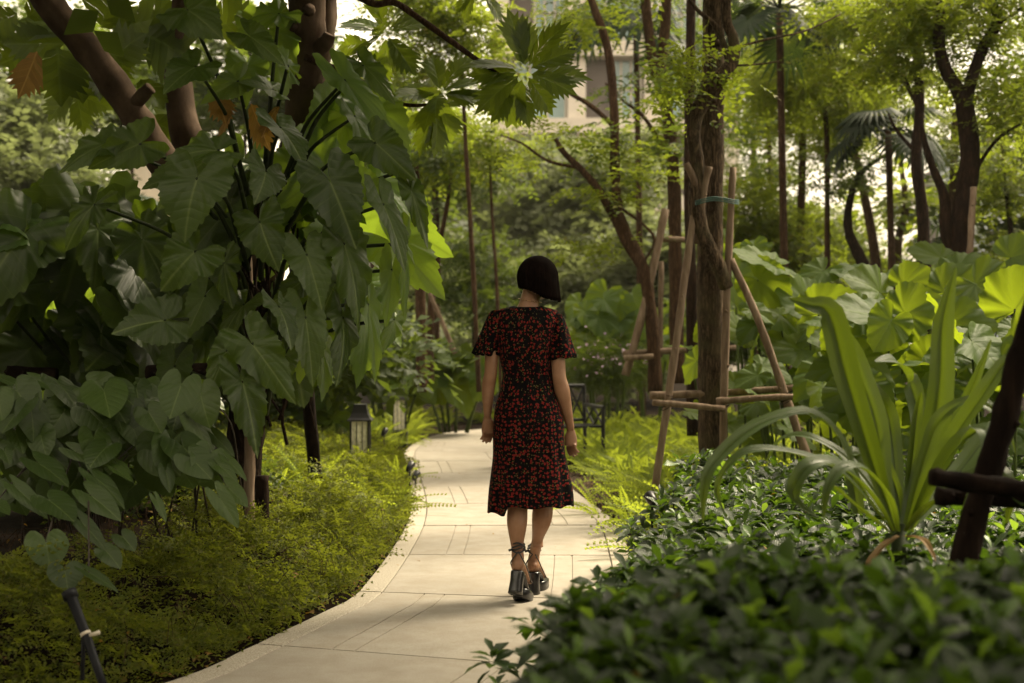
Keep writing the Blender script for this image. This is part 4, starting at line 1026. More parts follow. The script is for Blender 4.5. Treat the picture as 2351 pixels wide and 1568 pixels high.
pole_thing('tree_support', 'frame of peeled poles and rails round the rough-barked tree, lashed with green rope', 'tree support',
    [([W(1658, 1150, 10.75), W(1662, 900, 10.75), W(1672, 600, 10.8), W(1684, 384, 10.8)], (.034, .026)),
     ([W(1830, 985, 10.6), W(1790, 870, 10.7), W(1735, 720, 10.75), W(1678, 596, 10.8)], (.036, .028)),
     ([W(1520, 1010, 10.6), W(1545, 840, 10.65), W(1572, 640, 10.7), W(1602, 430, 10.75)], (.03, .028)),
     ([W(1492, 908, 10.95), W(1640, 903, 10.95), W(1840, 889, 10.9)], (.03, .026)),
     ([W(1644, 922, 10.55), W(1740, 914, 10.5), W(1846, 910, 10.45)], (.028, .022)),
     ([W(1498, 924, 10.5), W(1575, 930, 10.5), W(1664, 939, 10.5)], (.024, .024)),
     ([W(1575, 375, 10.7), W(1600, 430, 10.72), W(1606, 520, 10.75)], (.026, .03)),
     ([W(1628, 382, 10.7), W(1614, 450, 10.72), W(1602, 560, 10.75)], (.028, .026))])
for (qx, qy, qd, lab) in ((1531, 926, 10.58, 'wire lashing where the left rail meets the leaning pole'), (1660, 930, 10.6, 'wire lashing where the rails meet the upright pole'), (1808, 912, 10.6, 'wire lashing where the rails meet the right-hand brace')):
    mb = MB(); c = W(qx, qy, qd)
    for q in range(5):
        a0 = random.uniform(-.5, .5); mb.tube([c + Vector((math.cos(t_) * .045, math.sin(t_) * .05, .012 * (q - 2) + math.cos(t_ + a0) * .028)) for t_ in np.linspace(0, 6.28, 13)], .0026, 4, cap=False)
    tag(mb.build('lashing', M['wood_d']), lab, 'lashing')
mb = MB()
for k in range(3):
    c = [W(1598 + 0, 462 + k * 4, 10.6), W(1640, 452 + k * 4, 10.55), W(1690, 460 + k * 4, 10.65), W(1690, 458 + k * 4, 10.95), W(1640, 455, 11.2), W(1598, 460, 11.0), W(1598, 462 + k * 4, 10.6)]
    mb.tube(catmull([tuple(p) for p in c], 4), .0045, 5, cap=False)
tag(mb.build('rope', M['rope']), 'green rope tying the upright pole to the rough-barked trunk', 'rope')

tree('slim three-stemmed tree with brown bark behind the staked tree', 'tree', 16.0,
     [('trunk', [(1556, 880), (1552, 720), (1550, 560), (1546, 400), (1530, 250), (1500, 140), (1482, 0), (1475, -150)], [36, 33, 30, 30, 28, 26, 22, 20]),
      ('stem', [(1530, 230), (1518, 160), (1528, 60), (1536, -100)], [26, 24, 24, 22]),
      ('branch', [(1545, 380), (1500, 300), (1470, 260), (1430, 230), (1390, 190)], [14, 10, 8, 6, 4])],
     [([(1500, -30, 16, 190, 80, 500), (1540, 160, 15.8, 110, 120, 260), (1470, 340, 15.5, 110, 90, 220), (1560, 300, 16, 90, 90, 160)], 'mid', .26, 'can_g', .4)], bark='bark_t', seed=4, dens=.55)
tree('leaning tree with forked lower stem left of the slim three-stemmed tree', 'tree', 15.0,
     [('trunk', [(1505, 900), (1498, 760), (1478, 620), (1440, 540), (1420, 480), (1412, 380), (1410, 250), (1395, 110), (1355, -10), (1330, -120)], [34, 30, 27, 24, 22, 22, 20, 20, 18, 16]),
      ('branch', [(1480, 620), (1440, 560), (1390, 460), (1345, 400), (1295, 350), (1275, 318)], [26, 22, 20, 16, 14, 10]),
      ('branch', [(1335, 385), (1260, 370), (1200, 330), (1150, 310)], [9, 7, 5, 3]),
      ('branch', [(1420, 300), (1360, 245), (1310, 215), (1270, 190)], [12, 11, 9, 6]),
      ('branch', [(1415, 470), (1500, 540), (1480, 600)], [7, 6, 5])],
     [([(1420, 350, 15, 80, 50, 130), (1270, 300, 15, 60, 30, 40), (1440, 420, 15, 90, 60, 170), (1320, 60, 15.5, 130, 70, 260), (1210, 345, 15.4, 60, 25, 60), (1390, 560, 15.2, 100, 22, 120)], 'mid', .22, 'can_y', .3)], bark='bark_t', seed=5, dens=.6)
pole_thing('tree_support', 'weathered pole frame round the slim three-stemmed tree further back', 'tree support',
    [([W(1436, 862, 15), W(1480, 700, 15), W(1528, 480, 15)], (.045, .04)), ([W(1430, 812, 15.2), W(1560, 804, 15.2), W(1690, 798, 15.2)], (.035, .03)),
     ([W(1500, 552, 15.2), W(1540, 549, 15.2), W(1575, 550, 15.2)], (.03, .03)), ([W(1515, 820, 15.5), W(1518, 600, 15.5)], (.03, .03)), ([W(1432, 822, 14.9), W(1500, 818, 14.9)], (.03, .03))])
tree('tall straight trunk just left of the rough-barked tree', 'tree', 14.0,
     [('trunk', [(1590, 1000), (1588, 700), (1582, 400), (1585, 150), (1590, -200)], [28, 26, 24, 22, 20])], [], bark='bark_d', seed=6)

tree('dark forked tree tied with a cord near the right edge', 'tree', 14.0,
     [('trunk', [(2218, 900), (2200, 600), (2212, 480), (2228, 360), (2218, 260), (2205, 215), (2175, 165), (2157, 100), (2162, 30), (2172, -60)], [62, 54, 48, 46, 44, 36, 30, 28, 26, 24]),
      ('branch', [(2215, 240), (2235, 170), (2260, 105), (2292, 48), (2278, 0), (2268, -50)], [30, 28, 26, 24, 20, 18]),
      ('branch', [(2292, 52), (2330, 30), (2351, 10)], [10, 8, 6]),
      ('stem', [(2190, 620), (2172, 520), (2168, 450), (2140, 380), (2122, 320), (2118, 290)], [36, 30, 24, 18, 14, 10]),
      ('branch', [(2240, 390), (2290, 320), (2351, 280)], [10, 8, 5])],
     [([(2250, 60, 14, 150, 110, 600), (2120, 30, 14.3, 120, 90, 420), (2310, 240, 14, 90, 90, 300), (2060, 130, 14.3, 90, 60, 220), (2200, -60, 14, 260, 60, 500)], 'mid', .2, 'can_y', .4)], bark='bark_d', seed=7, dens=1.15)
pole_thing('stake', 'thin grey stake leaning against the dark forked tree near the right edge', 'stake', [([W(2222, 690, 13.6), W(2228, 560, 13.6), W(2236, 430, 13.7)], (.035, .03))])
tree('slender dark tree with a curved trunk left of the forked tree', 'tree', 17.0,
     [('trunk', [(2128, 900), (2122, 600), (2118, 480), (2104, 370), (2112, 250), (2106, 120), (2092, 0), (2085, -100)], [34, 30, 28, 26, 24, 22, 18, 16]),
      ('branch', [(2108, 240), (2065, 165), (2010, 100), (1960, 60), (1920, 40)], [14, 12, 9, 6, 4]),
      ('branch', [(2104, 350), (2060, 300), (2040, 260)], [10, 8, 5])],
     [([(2060, 50, 17, 150, 70, 420), (1990, 120, 17, 120, 60, 320), (2110, 160, 17.5, 100, 60, 200), (1940, 20, 17, 110, 50, 260)], 'mid', .22, 'can_y', .4)], bark='bark_d', seed=8, dens=1.15)
for i, (lab, d, stems, cr, bk, kd, sz, mt) in enumerate([
    ('thin straight tree in the middle of the light grove on the right', 24, [[(1842, 900), (1838, 600), (1842, 400), (1846, 250), (1850, 60)], [22, 20, 18, 16, 10]], [(1840, 150, 24, 120, 110, 420), (1790, 260, 24, 100, 70, 200), (1880, 330, 24, 80, 60, 160)], 'bark_t', 'mid', .34, 'can_y'),
    ('pale slanting trunk left of the thin straight tree', 26, [[(1800, 900), (1780, 600), (1770, 420), (1760, 200), (1750, 0)], [16, 14, 12, 10, 8]], [(1745, 250, 26, 90, 90, 260), (1770, 420, 26, 90, 60, 260)], 'bark_t', 'mid', .3, 'can_g'),
    ('leaning pale tree behind the fan palm', 22, [[(2030, 900), (2010, 600), (1985, 450), (1960, 330), (1945, 220)], [26, 24, 20, 16, 10]], [(1950, 200, 22, 90, 70, 260), (1990, 300, 23, 90, 70, 200)], 'bark_t', 'mid', .32, 'can_y'),
    ('curving dark trunk against the bright gap', 20, [[(1992, 700), (1985, 620), (1965, 570), (1948, 530), (1950, 470), (1975, 400), (2040, 350)], [30, 30, 26, 22, 18, 12, 8]], [(1960, 400, 20, 80, 50, 140)], 'bark_d', 'mid', .26, 'can_g'),
    ('small curved palm-like trunk in the bright gap', 26, [[(2060, 700), (2062, 560), (2080, 480), (2072, 400), (2060, 330)], [22, 20, 16, 13, 10]], [(2080, 450, 26, 60, 30, 60)], 'bark_t', 'big', .5, 'can_y'),
    ('straight brown trunk behind the forked tree', 21, [[(2180, 900), (2185, 600), (2190, 400), (2195, 250)], [24, 22, 20, 18]], [(2290, 330, 20, 80, 110, 260), (2170, 300, 21, 70, 60, 160)], 'bark_t', 'mid', .26, 'can_y'),
    ('leafy yellow-green tree at the right edge before the blue-grey building', 18, [[(2330, 900), (2325, 600), (2310, 430), (2300, 330)], [16, 14, 10, 6]], [(2310, 460, 18, 70, 60, 220), (2330, 560, 18, 60, 40, 120), (2290, 380, 18, 70, 50, 160)], 'bark_d', 'mid', .2, 'can_y'),
    ('dense orange-tinged thicket tree right of the staked tree', 24, [[(1745, 900), (1740, 700), (1742, 560)], [14, 12, 10]], [(1760, 560, 24, 120, 90, 900), (1880, 540, 25, 110, 80, 760), (1700, 480, 24, 70, 80, 400), (1960, 600, 26, 80, 40, 260), (1840, 610, 24, 150, 40, 400)], 'bark_t', 'mid', .3, 'can_y'),
    ('dark grey-green tree behind the upper rough trunk', 30, [[(1740, 900), (1735, 600), (1730, 300)], [18, 16, 12]], [(1730, 330, 30, 60, 90, 420), (1760, 130, 30, 110, 90, 420), (1720, 60, 30, 90, 90, 300)], 'bark_d', 'mid', .34, 'can_g'),
    ('airy tree with drooping feathery sprays above the light grove', 20, [[(1905, 900), (1900, 600), (1898, 300), (1880, 150)], [16, 14, 12, 8]], [(1800, 170, 20, 110, 60, 260), (1900, 210, 20, 110, 60, 260), (1850, 60, 20, 150, 60, 260), (1980, 230, 20, 90, 60, 200)], 'bark_t', 'fine', .45, 'can_y')]):
    tree(lab, 'tree', d, [('trunk', stems[0], stems[1])], [(cr, kd, sz, mt, .45)], bark=bk, group='trees of the light grove', seed=20 + i, seg=8, dens=1.3)

for i, (x_, y_, h_) in enumerate([(7.5, 13.0, 6.0), (10.5, 17.5, 7.0), (8.5, 22.0, 6.5), (14.0, 24.0, 7.5), (-11.0, 16.0, 6.5), (-14.0, 22.0, 7.0)]):
    t = thing('tree', (x_, y_, 0), ['nearest leafy tree past the right edge, beside the elephant ears', 'second leafy tree past the right edge, standing on its own', 'leafy tree past the right edge, level with the far bend of the path', 'tallest leafy tree past the right edge, in front of the blue-grey building', 'leafy tree past the left edge behind the shaded climbers', 'leafy tree farther back past the left edge, towards the pavilion'][i], 'tree', 'trees beyond the %s edge of the view' % ('right' if x_ > 0 else 'left'))
    trunk(t, [(x_, y_, -.05), (x_ + .15, y_, h_ * .3), (x_ - .1, y_ + .1, h_ * .65)], [.13, .11, .07], 'bark_d')
    r_ = np.random.default_rng(900 + i); n = 2000; u = r_.normal(size=(n, 3)); u /= np.linalg.norm(u, axis=1)[:, None]; u *= r_.uniform(.1, 1, (n, 1)) ** .5
    baked('crown', bake(spray_T['big'][i % 2], rotm(r_.uniform(0, 6.28, n), r_.normal(0, .4, n), r_.normal(0, .5, n), .42 * r_.uniform(.7, 1.3, n)), np.array([x_, y_, h_ * .6]) + u * np.array([1.9, 1.9, h_ * .42])), M['can_g'], t, smooth=False)
# fan palms
def fan_T(nseg=22, spread_=2.5, seed=0):
    rs = np.random.default_rng(seed); V = []; F = []
    for i in range(nseg):
        a = -spread_ + 2 * spread_ * (i + .5) / nseg; da = spread_ / nseg * 1.0; L = (1 - .28 * abs(a) / spread_) * rs.uniform(.9, 1.05); b = len(V)
        def p(a_, r_, z): return (math.sin(a_) * r_, math.cos(a_) * r_, z)
        V += [p(a, .03, 0), p(a - da, L * .55, .03 - .06 * L), p(a, L * .55, .07 - .06 * L), p(a + da, L * .55, .03 - .06 * L), p(a, L, -.30 * L)]
        F += [(b, b + 1, b + 2), (b, b + 2, b + 3), (b + 1, b + 4, b + 2), (b + 2, b + 4, b + 3)]
    return np.array(V, float), np.array(F), np.zeros((len(V), 2))
fan_me = [tmpl_mesh('palm_fan', fan_T(22, 2.2 + .2 * i, i), M['palm']) for i in range(2)]
def palm(lab, px, py, d, L, nf, seed, stem=None):
    r = np.random.default_rng(seed); c = W(px, py, d); t = thing('fan_palm', (c.x, c.y, 0), lab, 'palm', 'fan palms among the trees')
    trunk(t, [(c.x + .1, c.y, 0), (c.x + .05, c.y, c.z * .5), tuple(c)], [.06, .05, .045], 'bark_t', seg=9)
    for i in range(nf):
        a = 2 * math.pi * i / nf + r.normal() * .2; el = r.uniform(-.5, .9); v = Vector((math.cos(a) * math.cos(el), math.sin(a) * math.cos(el), math.sin(el)))
        A = c + v * L * r.uniform(.8, 1.2); A.z -= .1 * L
        mb = MB(); mb.tube([c, c + v * L * .5 + Vector((0, 0, .08)), A], [.018, .014, .01], 5); mb.build('stalk', M['stem_d'], t)
        T = A + (v + Vector((0, 0, -.7))).normalized() * L * 1.1
        hero('frond', fan_me[i % 2], A, T, L * 2.1, 1.9, t, UP + v * .3)
palm('fan palm with dark drooping fans between the thin straight tree and the curved dark tree', 2040, 300, 19, .52, 11, 1)
palm('fan palm high up right of the rough-barked tree', 1790, 20, 18, .62, 10, 2)
palm('fan palm behind the tops of the slim stems', 1460, 40, 22, .85, 10, 3)
palm('distant fan palm in the bright gap', 2130, 520, 30, .7, 9, 4)
palm('fan palm in the hazy garden far left', 200, 500, 24, .8, 11, 5)

# ------------------------------------------------------------------ middle distance, centre and left
tree('small dense dark-green tree standing left of the woman\'s head', 'tree', 22,
     [('trunk', [(1090, 900), (1088, 760), (1086, 640)], [12, 10, 8])], [([(1090, 600, 22, 60, 70, 520), (1070, 680, 22, 50, 45, 320), (1110, 700, 21.5, 45, 40, 260)], 'mid', .24, 'can_g', .5)], seed=41)
for i, (lab, d, st, wd, cr, mt, kd, sz) in enumerate([
    ('pair of pale upright trunks beyond the hanging philodendron leaves', 19, [(968, 900), (966, 700), (960, 520), (955, 380)], [26, 24, 20, 14], [(950, 330, 19, 110, 60, 260)], 'can_g', 'mid', .3),
    ('pale slender trunk beside the pair, with a slanting prop', 20, [(988, 880), (990, 700), (1010, 560), (1030, 450), (1040, 330)], [18, 16, 12, 10, 6], [(1040, 350, 20, 90, 60, 300), (1010, 300, 20, 80, 60, 200)], 'can_y', 'mid', .28),
    ('dark-leaved tree whose crown hangs over the middle of the view', 23, [(1000, 900), (1002, 600), (998, 400), (990, 250)], [20, 18, 14, 10], [(1040, 400, 23, 130, 60, 700), (1000, 350, 23, 90, 50, 300), (900, 200, 23, 140, 110, 600)], 'can_g', 'mid', .3),
    ('yellow-green tree top above the dark-leaved tree', 17, [(1100, 900), (1085, 600), (1070, 350), (1060, 150)], [12, 11, 10, 8], [(1060, 60, 17, 150, 70, 520), (1020, 150, 17, 130, 80, 420), (960, 30, 17, 130, 60, 360)], 'can_y', 'mid', .26),
    ('tree with yellowing sprays just below the lobed-leaf rosettes', 19, [(1150, 900), (1140, 650), (1130, 500), (1125, 380)], [9, 8, 7, 5], [(1090, 310, 19, 80, 40, 220), (1130, 350, 19, 60, 40, 130)], 'can_y', 'mid', .24)]):
    tree(lab, 'tree', d, [('trunk', st, wd)], [(cr, kd, sz, mt, .45)], bark='bark_t', group='trees beyond the lanterns', seed=50 + i, seg=8)
pole_thing('stake', 'slanting brown prop beside the pale slender trunk', 'stake', [([W(1045, 812, 19.5), W(1015, 740, 19.5), W(985, 672, 19.5)], (.035, .03))])

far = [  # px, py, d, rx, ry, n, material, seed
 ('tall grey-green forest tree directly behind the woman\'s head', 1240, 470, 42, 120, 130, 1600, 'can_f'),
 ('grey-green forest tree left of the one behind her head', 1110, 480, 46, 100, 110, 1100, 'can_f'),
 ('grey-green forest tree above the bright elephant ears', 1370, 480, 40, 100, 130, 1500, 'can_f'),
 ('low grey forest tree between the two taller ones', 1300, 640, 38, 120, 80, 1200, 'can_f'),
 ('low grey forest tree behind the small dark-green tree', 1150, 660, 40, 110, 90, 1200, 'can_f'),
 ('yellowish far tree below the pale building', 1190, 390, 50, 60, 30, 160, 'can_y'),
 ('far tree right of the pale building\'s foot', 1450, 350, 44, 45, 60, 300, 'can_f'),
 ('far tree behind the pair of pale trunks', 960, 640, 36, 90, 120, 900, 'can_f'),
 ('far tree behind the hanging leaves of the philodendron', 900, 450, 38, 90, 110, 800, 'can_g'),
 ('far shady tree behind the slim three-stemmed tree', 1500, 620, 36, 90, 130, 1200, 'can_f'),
 ('pale-green tree at the far left, haze painted into its leaves', 50, 330, 26, 110, 130, 1400, 'can_f'),
 ('pale-green tree left of the leaning trunk, haze painted into its leaves', 150, 420, 28, 90, 90, 800, 'can_f'),
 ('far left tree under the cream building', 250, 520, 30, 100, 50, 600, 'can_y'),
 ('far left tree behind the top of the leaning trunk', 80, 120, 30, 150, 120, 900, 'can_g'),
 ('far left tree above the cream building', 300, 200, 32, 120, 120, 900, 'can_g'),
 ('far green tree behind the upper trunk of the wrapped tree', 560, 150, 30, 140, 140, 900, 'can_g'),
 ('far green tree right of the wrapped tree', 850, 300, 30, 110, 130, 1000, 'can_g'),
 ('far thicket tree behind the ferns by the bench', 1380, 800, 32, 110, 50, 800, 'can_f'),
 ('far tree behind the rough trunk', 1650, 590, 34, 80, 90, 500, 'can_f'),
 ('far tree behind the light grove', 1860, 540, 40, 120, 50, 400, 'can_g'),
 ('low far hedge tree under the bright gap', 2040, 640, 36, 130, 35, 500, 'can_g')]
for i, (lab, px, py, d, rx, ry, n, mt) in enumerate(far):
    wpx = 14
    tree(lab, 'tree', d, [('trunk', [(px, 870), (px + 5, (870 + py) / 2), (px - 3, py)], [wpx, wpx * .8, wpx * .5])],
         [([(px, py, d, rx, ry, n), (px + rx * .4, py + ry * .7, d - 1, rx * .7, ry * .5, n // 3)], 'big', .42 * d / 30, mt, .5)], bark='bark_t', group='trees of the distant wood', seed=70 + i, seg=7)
# distant undergrowth so the wood has a floor
def under(cx, cy, d, rx, ry, n, mat, lab, seed):
    o = crown(None, [(cx, cy, d, rx, ry, n)], 'big', .35, mat, .6, 'undergrowth', seed)
    return tag(o, lab, 'undergrowth', kind='stuff')
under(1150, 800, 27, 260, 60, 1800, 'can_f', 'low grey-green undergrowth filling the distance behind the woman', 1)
under(1750, 760, 27, 330, 60, 1600, 'can_g', 'shady undergrowth behind the elephant ears', 2)
o = crown(None, [(250, 1080, 9.6, 330, 60, 1500)], 'mid', .16, 'can_g', .6, 'undergrowth', 9); tag(o, 'dark low undergrowth added to darken the soil behind the heart-leaved plants', 'undergrowth', kind='stuff')  # dark leaf mass added over pale soil where deep shade belongs
under(550, 800, 16, 420, 110, 2200, 'can_g', 'undergrowth seen through the shaded climbers on the left', 3)
# purple-flowered bush right of the woman
fb = W(1400, 880, 18); t = thing('flower_bush', (fb.x, fb.y, 0), 'bush with small purple flowers right of the woman\'s sleeve', 'bush')
crown(t, [(1400, 830, 18, 85, 45, 900)], 'fine', .22, 'can_g', .6, 'foliage', 5)
r = np.random.default_rng(9); n = 110
P = np.stack([*(np.array([W(1400 + r.normal() * 45, 815 + r.normal() * 22, 17.6 + r.normal() * .3) for _ in range(n)]).T)], -1)
petT = (np.array([(0, 0, 0), (1, .3, .2), (.2, 1, .2), (-.8, .7, .2), (-.8, -.7, .2), (.2, -1, .2)], float), np.array([(0, 1, 2), (0, 3, 4), (0, 4, 5), (0, 2, 3), (0, 5, 1)]), None)
baked('flowers', bake(petT, rotm(r.uniform(0, 6, n), r.normal(0, .6, n), r.normal(0, .8, n), r.uniform(.012, .026, n)), P), M['purple'], t, kind='stuff')

# ------------------------------------------------------------------ buildings
def building(lab, x0, x1, y, zb, zt, floors, cols, wallm, winm, name='apartment_building', rot=0, z0=0):
    t = thing(name, (x0, y, 0), lab, 'building')
    H = (zt - zb) / floors; Wd = (x1 - x0) / cols
    mb = MB(); mb.box(((x0 + x1) / 2, y + 4, zt / 2), (x1 - x0 - .6, 7.6, zt - .2)); mb.build('core_wall', M['recess'], t, False)
    for f in range(floors + 1):
        mb = MB(); mb.box(((x0 + x1) / 2, y - .25, zb + f * H), (x1 - x0 + .3, 1.1, .75)); mb.build('floor_band', M[wallm], t, False)
    for c in range(cols + 1):
        mb = MB(); mb.box((x0 + c * Wd, y - .1, zt / 2), (.9, .7, zt)); mb.build('column', M[wallm], t, False)
    for f in range(floors):
        for c in range(cols):
            cx, cz = x0 + (c + .5) * Wd, zb + (f + .5) * H; w, h = Wd - 1.1, H - .85
            if (c + f) % 3 == 2: w *= .55; cx += Wd * .15
            mb = MB(); mb.box((cx, y + .14, cz), (w, .06, h)); wo_ = mb.build('window', M[winm], t, False)
            mb = MB()
            for k in range(4): mb.box((cx - w / 2 + w * k / 3, y + .08, cz), (.12, .1, h))
            for k in range(3): mb.box((cx, y + .075, cz - h / 2 + h * k / 2), (w, .09, .11))
            mb.build('frame', M['bframe'], wo_, False)
    return t
building('pale cream apartment building with teal windows above the trees in the centre', -.6, 11.0, 72, 8.6, 28, 5, 3, 'wall', 'bwin')
building('blue-grey glazed building behind the trees at the right edge', 27, 60, 88, 0.5, 13, 3, 8, 'blue', 'blue', 'office_building')
bl = W(335, 470, 34); t = thing('pavilion', (bl.x, 34, 0), 'cream concrete building corner glimpsed between the leaves at the left', 'building')
mb = MB(); mb.box((bl.x - .2, 36, 1.6), (4.2, 2, 3.2)); mb.build('wall', M['wall'], t, False)
mb = MB(); mb.box((bl.x, 34.6, 3.3), (5, 4, .35)); mb.build('roof_slab', M['wall'], t, False)
mb = MB(); mb.box((bl.x - .2, 36, 4.6), (1.6, 2, 2.4), Matrix.Rotation(.25, 3, 'Y')); mb.build('gable', M['wall'], t, False)
for k in (-1.4, 0, 1.4):
    mb = MB(); mb.box((bl.x + k, 34.97, 2.1), (.8, .06, 1.4)); mb.build('window', M['bwin'], t, False)

# ------------------------------------------------------------------ lanterns, bench, spotlights, pipe
def lantern(px, d, ztop, lab):
    x = (px - 1175.5) / FPX * d; t = thing('path_lantern', (x, d, 0), lab, 'lantern', 'black path lanterns in the ferns'); w = .20
    def sq(h, z): return [(x + a * h, d + b * h, z) for a, b in ((-1, -1), (1, -1), (1, 1), (-1, 1))]
    zr = ztop - .15
    mb = MB(); mb.loft([sq(w * .54, zr), sq(w * .54, zr + .012), sq(w * .46, zr + .03), sq(w * .36, zr + .07), sq(w * .30, zr + .12), sq(w * .28, ztop), sq(w * .12, ztop + .004)]); mb.build('roof', M['black'], t, False)
    mb = MB(); mb.loft([sq(w * .36, .22), sq(w * .36, zr)]); mb.build('glass', M['lamp'], t, False)
    for a in (-1, 1):
        for b in (-1, 1): mb = MB(); mb.box((x + a * w * .4, d + b * w * .4, .2 + (zr - .2) / 2), (.016, .016, zr - .2)); mb.build('corner_post', M['black'], t, False)
    for a in (-1, 1):
        for q in (-.13, .13):
            mb = MB(); mb.box((x + q * w, d + a * w * .375, .2 + (zr - .2) / 2), (.006, .008, zr - .22)); mb.build('glazing_bar', M['black'], t, False)
            mb = MB(); mb.box((x + a * w * .375, d + q * w, .2 + (zr - .2) / 2), (.008, .006, zr - .22)); mb.build('glazing_bar', M['black'], t, False)
    mb = MB(); mb.loft([sq(w * .5, -.02), sq(w * .5, .2), sq(w * .42, .22)]); mb.build('base', M['black'], t, False)
lantern(827.5, 12.9, CAMZ - 128 / FPX * 12.9, 'nearer path lantern with a black flared cap and pale glass')
lantern(918, 19.0, CAMZ - 92 / FPX * 19, 'farther path lantern, smaller and blurred in the ferns')

bd = 15.6; bx = W(1336, 1000, bd).x; bench = thing('garden_bench', (bx - .5, bd, 0), 'black metal garden bench with crossed lattice arms among the ferns', 'bench')
br = Matrix.Rotation(R(18), 3, 'Z'); bo = Vector((bx - .28, bd, 0))
def bb(name, parts_):
    mb = MB()
    for a, b, th in parts_:
        a = bo + br @ Vector(a); b = bo + br @ Vector(b); mb.tube([a, b], th, 6, up=(0, 0, 1) if abs((b - a).normalized().z) < .9 else None)
    return mb.build(name, M['black'], bench, False)
L_ = .44
for sx in (-L_, L_):
    for sy, h in ((-.28, .66), (.26, .88)): bb('leg', [((sx, sy, 0), (sx, sy + (.05 if sy > 0 else 0), h), .022)])
    bb('armrest', [((sx, -.30, .66), (sx, .30, .67), .022)])
    bb('arm_lattice', [((sx, -.28, .45), (sx, .0, .66), .013), ((sx, .0, .45), (sx, -.28, .66), .013), ((sx, 0, .45), (sx, .28, .66), .013), ((sx, .28, .45), (sx, 0, .66), .013), ((sx, -.28, .45), (sx, .27, .45), .016)])
bb('back_rail', [((-L_, .31, .88), (L_, .31, .88), .022)]); bb('back_rail', [((-L_, .28, .50), (L_, .28, .50), .018)])
q = []
for k in range(5):
    a = -L_ + k * 2 * L_ / 5; b = a + 2 * L_ / 5; q += [((a, .29, .50), (b, .31, .88), .012), ((b, .29, .50), (a, .31, .88), .012)]
bb('back_lattice', q)
for k in range(7):
    mb = MB(); mb.box(bo + br @ Vector((0, -.25 + k * .078, .45)), (2 * L_, .06, .025), br); mb.build('slat', M['black'], bench, False)

def spot(px, py, d, lab, rz=0.3):
    p = W(px, py, d); t = thing('spike_light', (p.x, p.y, p.z - .12), lab, 'garden light', 'small black garden spotlights')
    mb = MB(); mb.tube([(p.x, p.y, p.z - .25), (p.x, p.y, p.z)], .008, 6); mb.build('spike', M['black'], t)
    mb = MB(); v = Vector((rz, .5, .5)).normalized() * .05; c = Vector(p); mb.tube([c - v, c - v * .2, c + v * .9, c + v], [.018, .03, .034, .028], 10); mb.build('head', M['black'], t)
    mb = MB(); mb.tube([c + v * 1.01, c + v * 1.05], [.024, .024], 10); mb.build('lens', M['bwin'], t)
spot(1497, 1148, 8.3, 'black spotlight among the shrubs right of the path', -.3)
spot(941, 1072, 12.6, 'black spotlight at the left path edge near the woman\'s hand')
spot(954, 1092, 13.3, 'tiny black spotlight just above the one at the left path edge')
spot(856, 1160 + 86, 9.4, 'black spotlight on the mossy soil where the path curves')
spot(882, 992, 15.5, 'black spotlight right of the near lantern')

a = W(160, 1360, 5.0); b = W(198, 1455, 4.95); c = W(222, 1525, 4.9)
pipe = thing('irrigation_pipe', (c.x, c.y, ground_z(c.x, c.y).item()), 'leaning black pipe with a pale cable tie sticking out of the ground cover', 'pipe')
mb = MB(); mb.tube([a, a.lerp(b, .12), a.lerp(b, .5), b, c, c + (c - b) * .8], [.024, .020, .018, .017, .015, .014], 12, .02); mb.build('pipe', M['plastic'], pipe)
mb = MB(); mb.tube([a + (a - b) * .04, a + (b - a) * .14], [.027, .027], 12); mb.build('cap', M['plastic'], pipe)
mb = MB(); mb.tube([b + Vector((-.008, .0, 0)), W(192, 1500, 4.95), W(190, 1560, 4.95)], [.009, .008, .008], 8); mb.build('side_tube', M['plastic'], pipe)
mb = MB(); mb.tube([b + (a - b) * .04, b + (b - a) * .03], [.019, .019], 12); mb.tube([b + Vector((.02, -.02, 0)), b + Vector((.055, -.03, .012))], [.006, .008], 6); mb.build('cable_tie', M['tie'], pipe)

pole_thing('tree_support', 'dark leaning log prop with crosswise logs at the right edge', 'tree support',
    [([W(2195, 1340, 4.3), W(2240, 1180, 4.3), W(2300, 980, 4.3), W(2352, 790, 4.3), W(2400, 640, 4.3)], (.041, .038)), ([W(2136, 1093, 4.15), W(2240, 1110, 4.15), W(2400, 1130, 4.1)], (.024, .03)), ([W(2150, 1140, 4.45), W(2280, 1142, 4.45), W(2420, 1145, 4.4)], (.028, .028))], 'wood_d', jit=.14, seg=12)
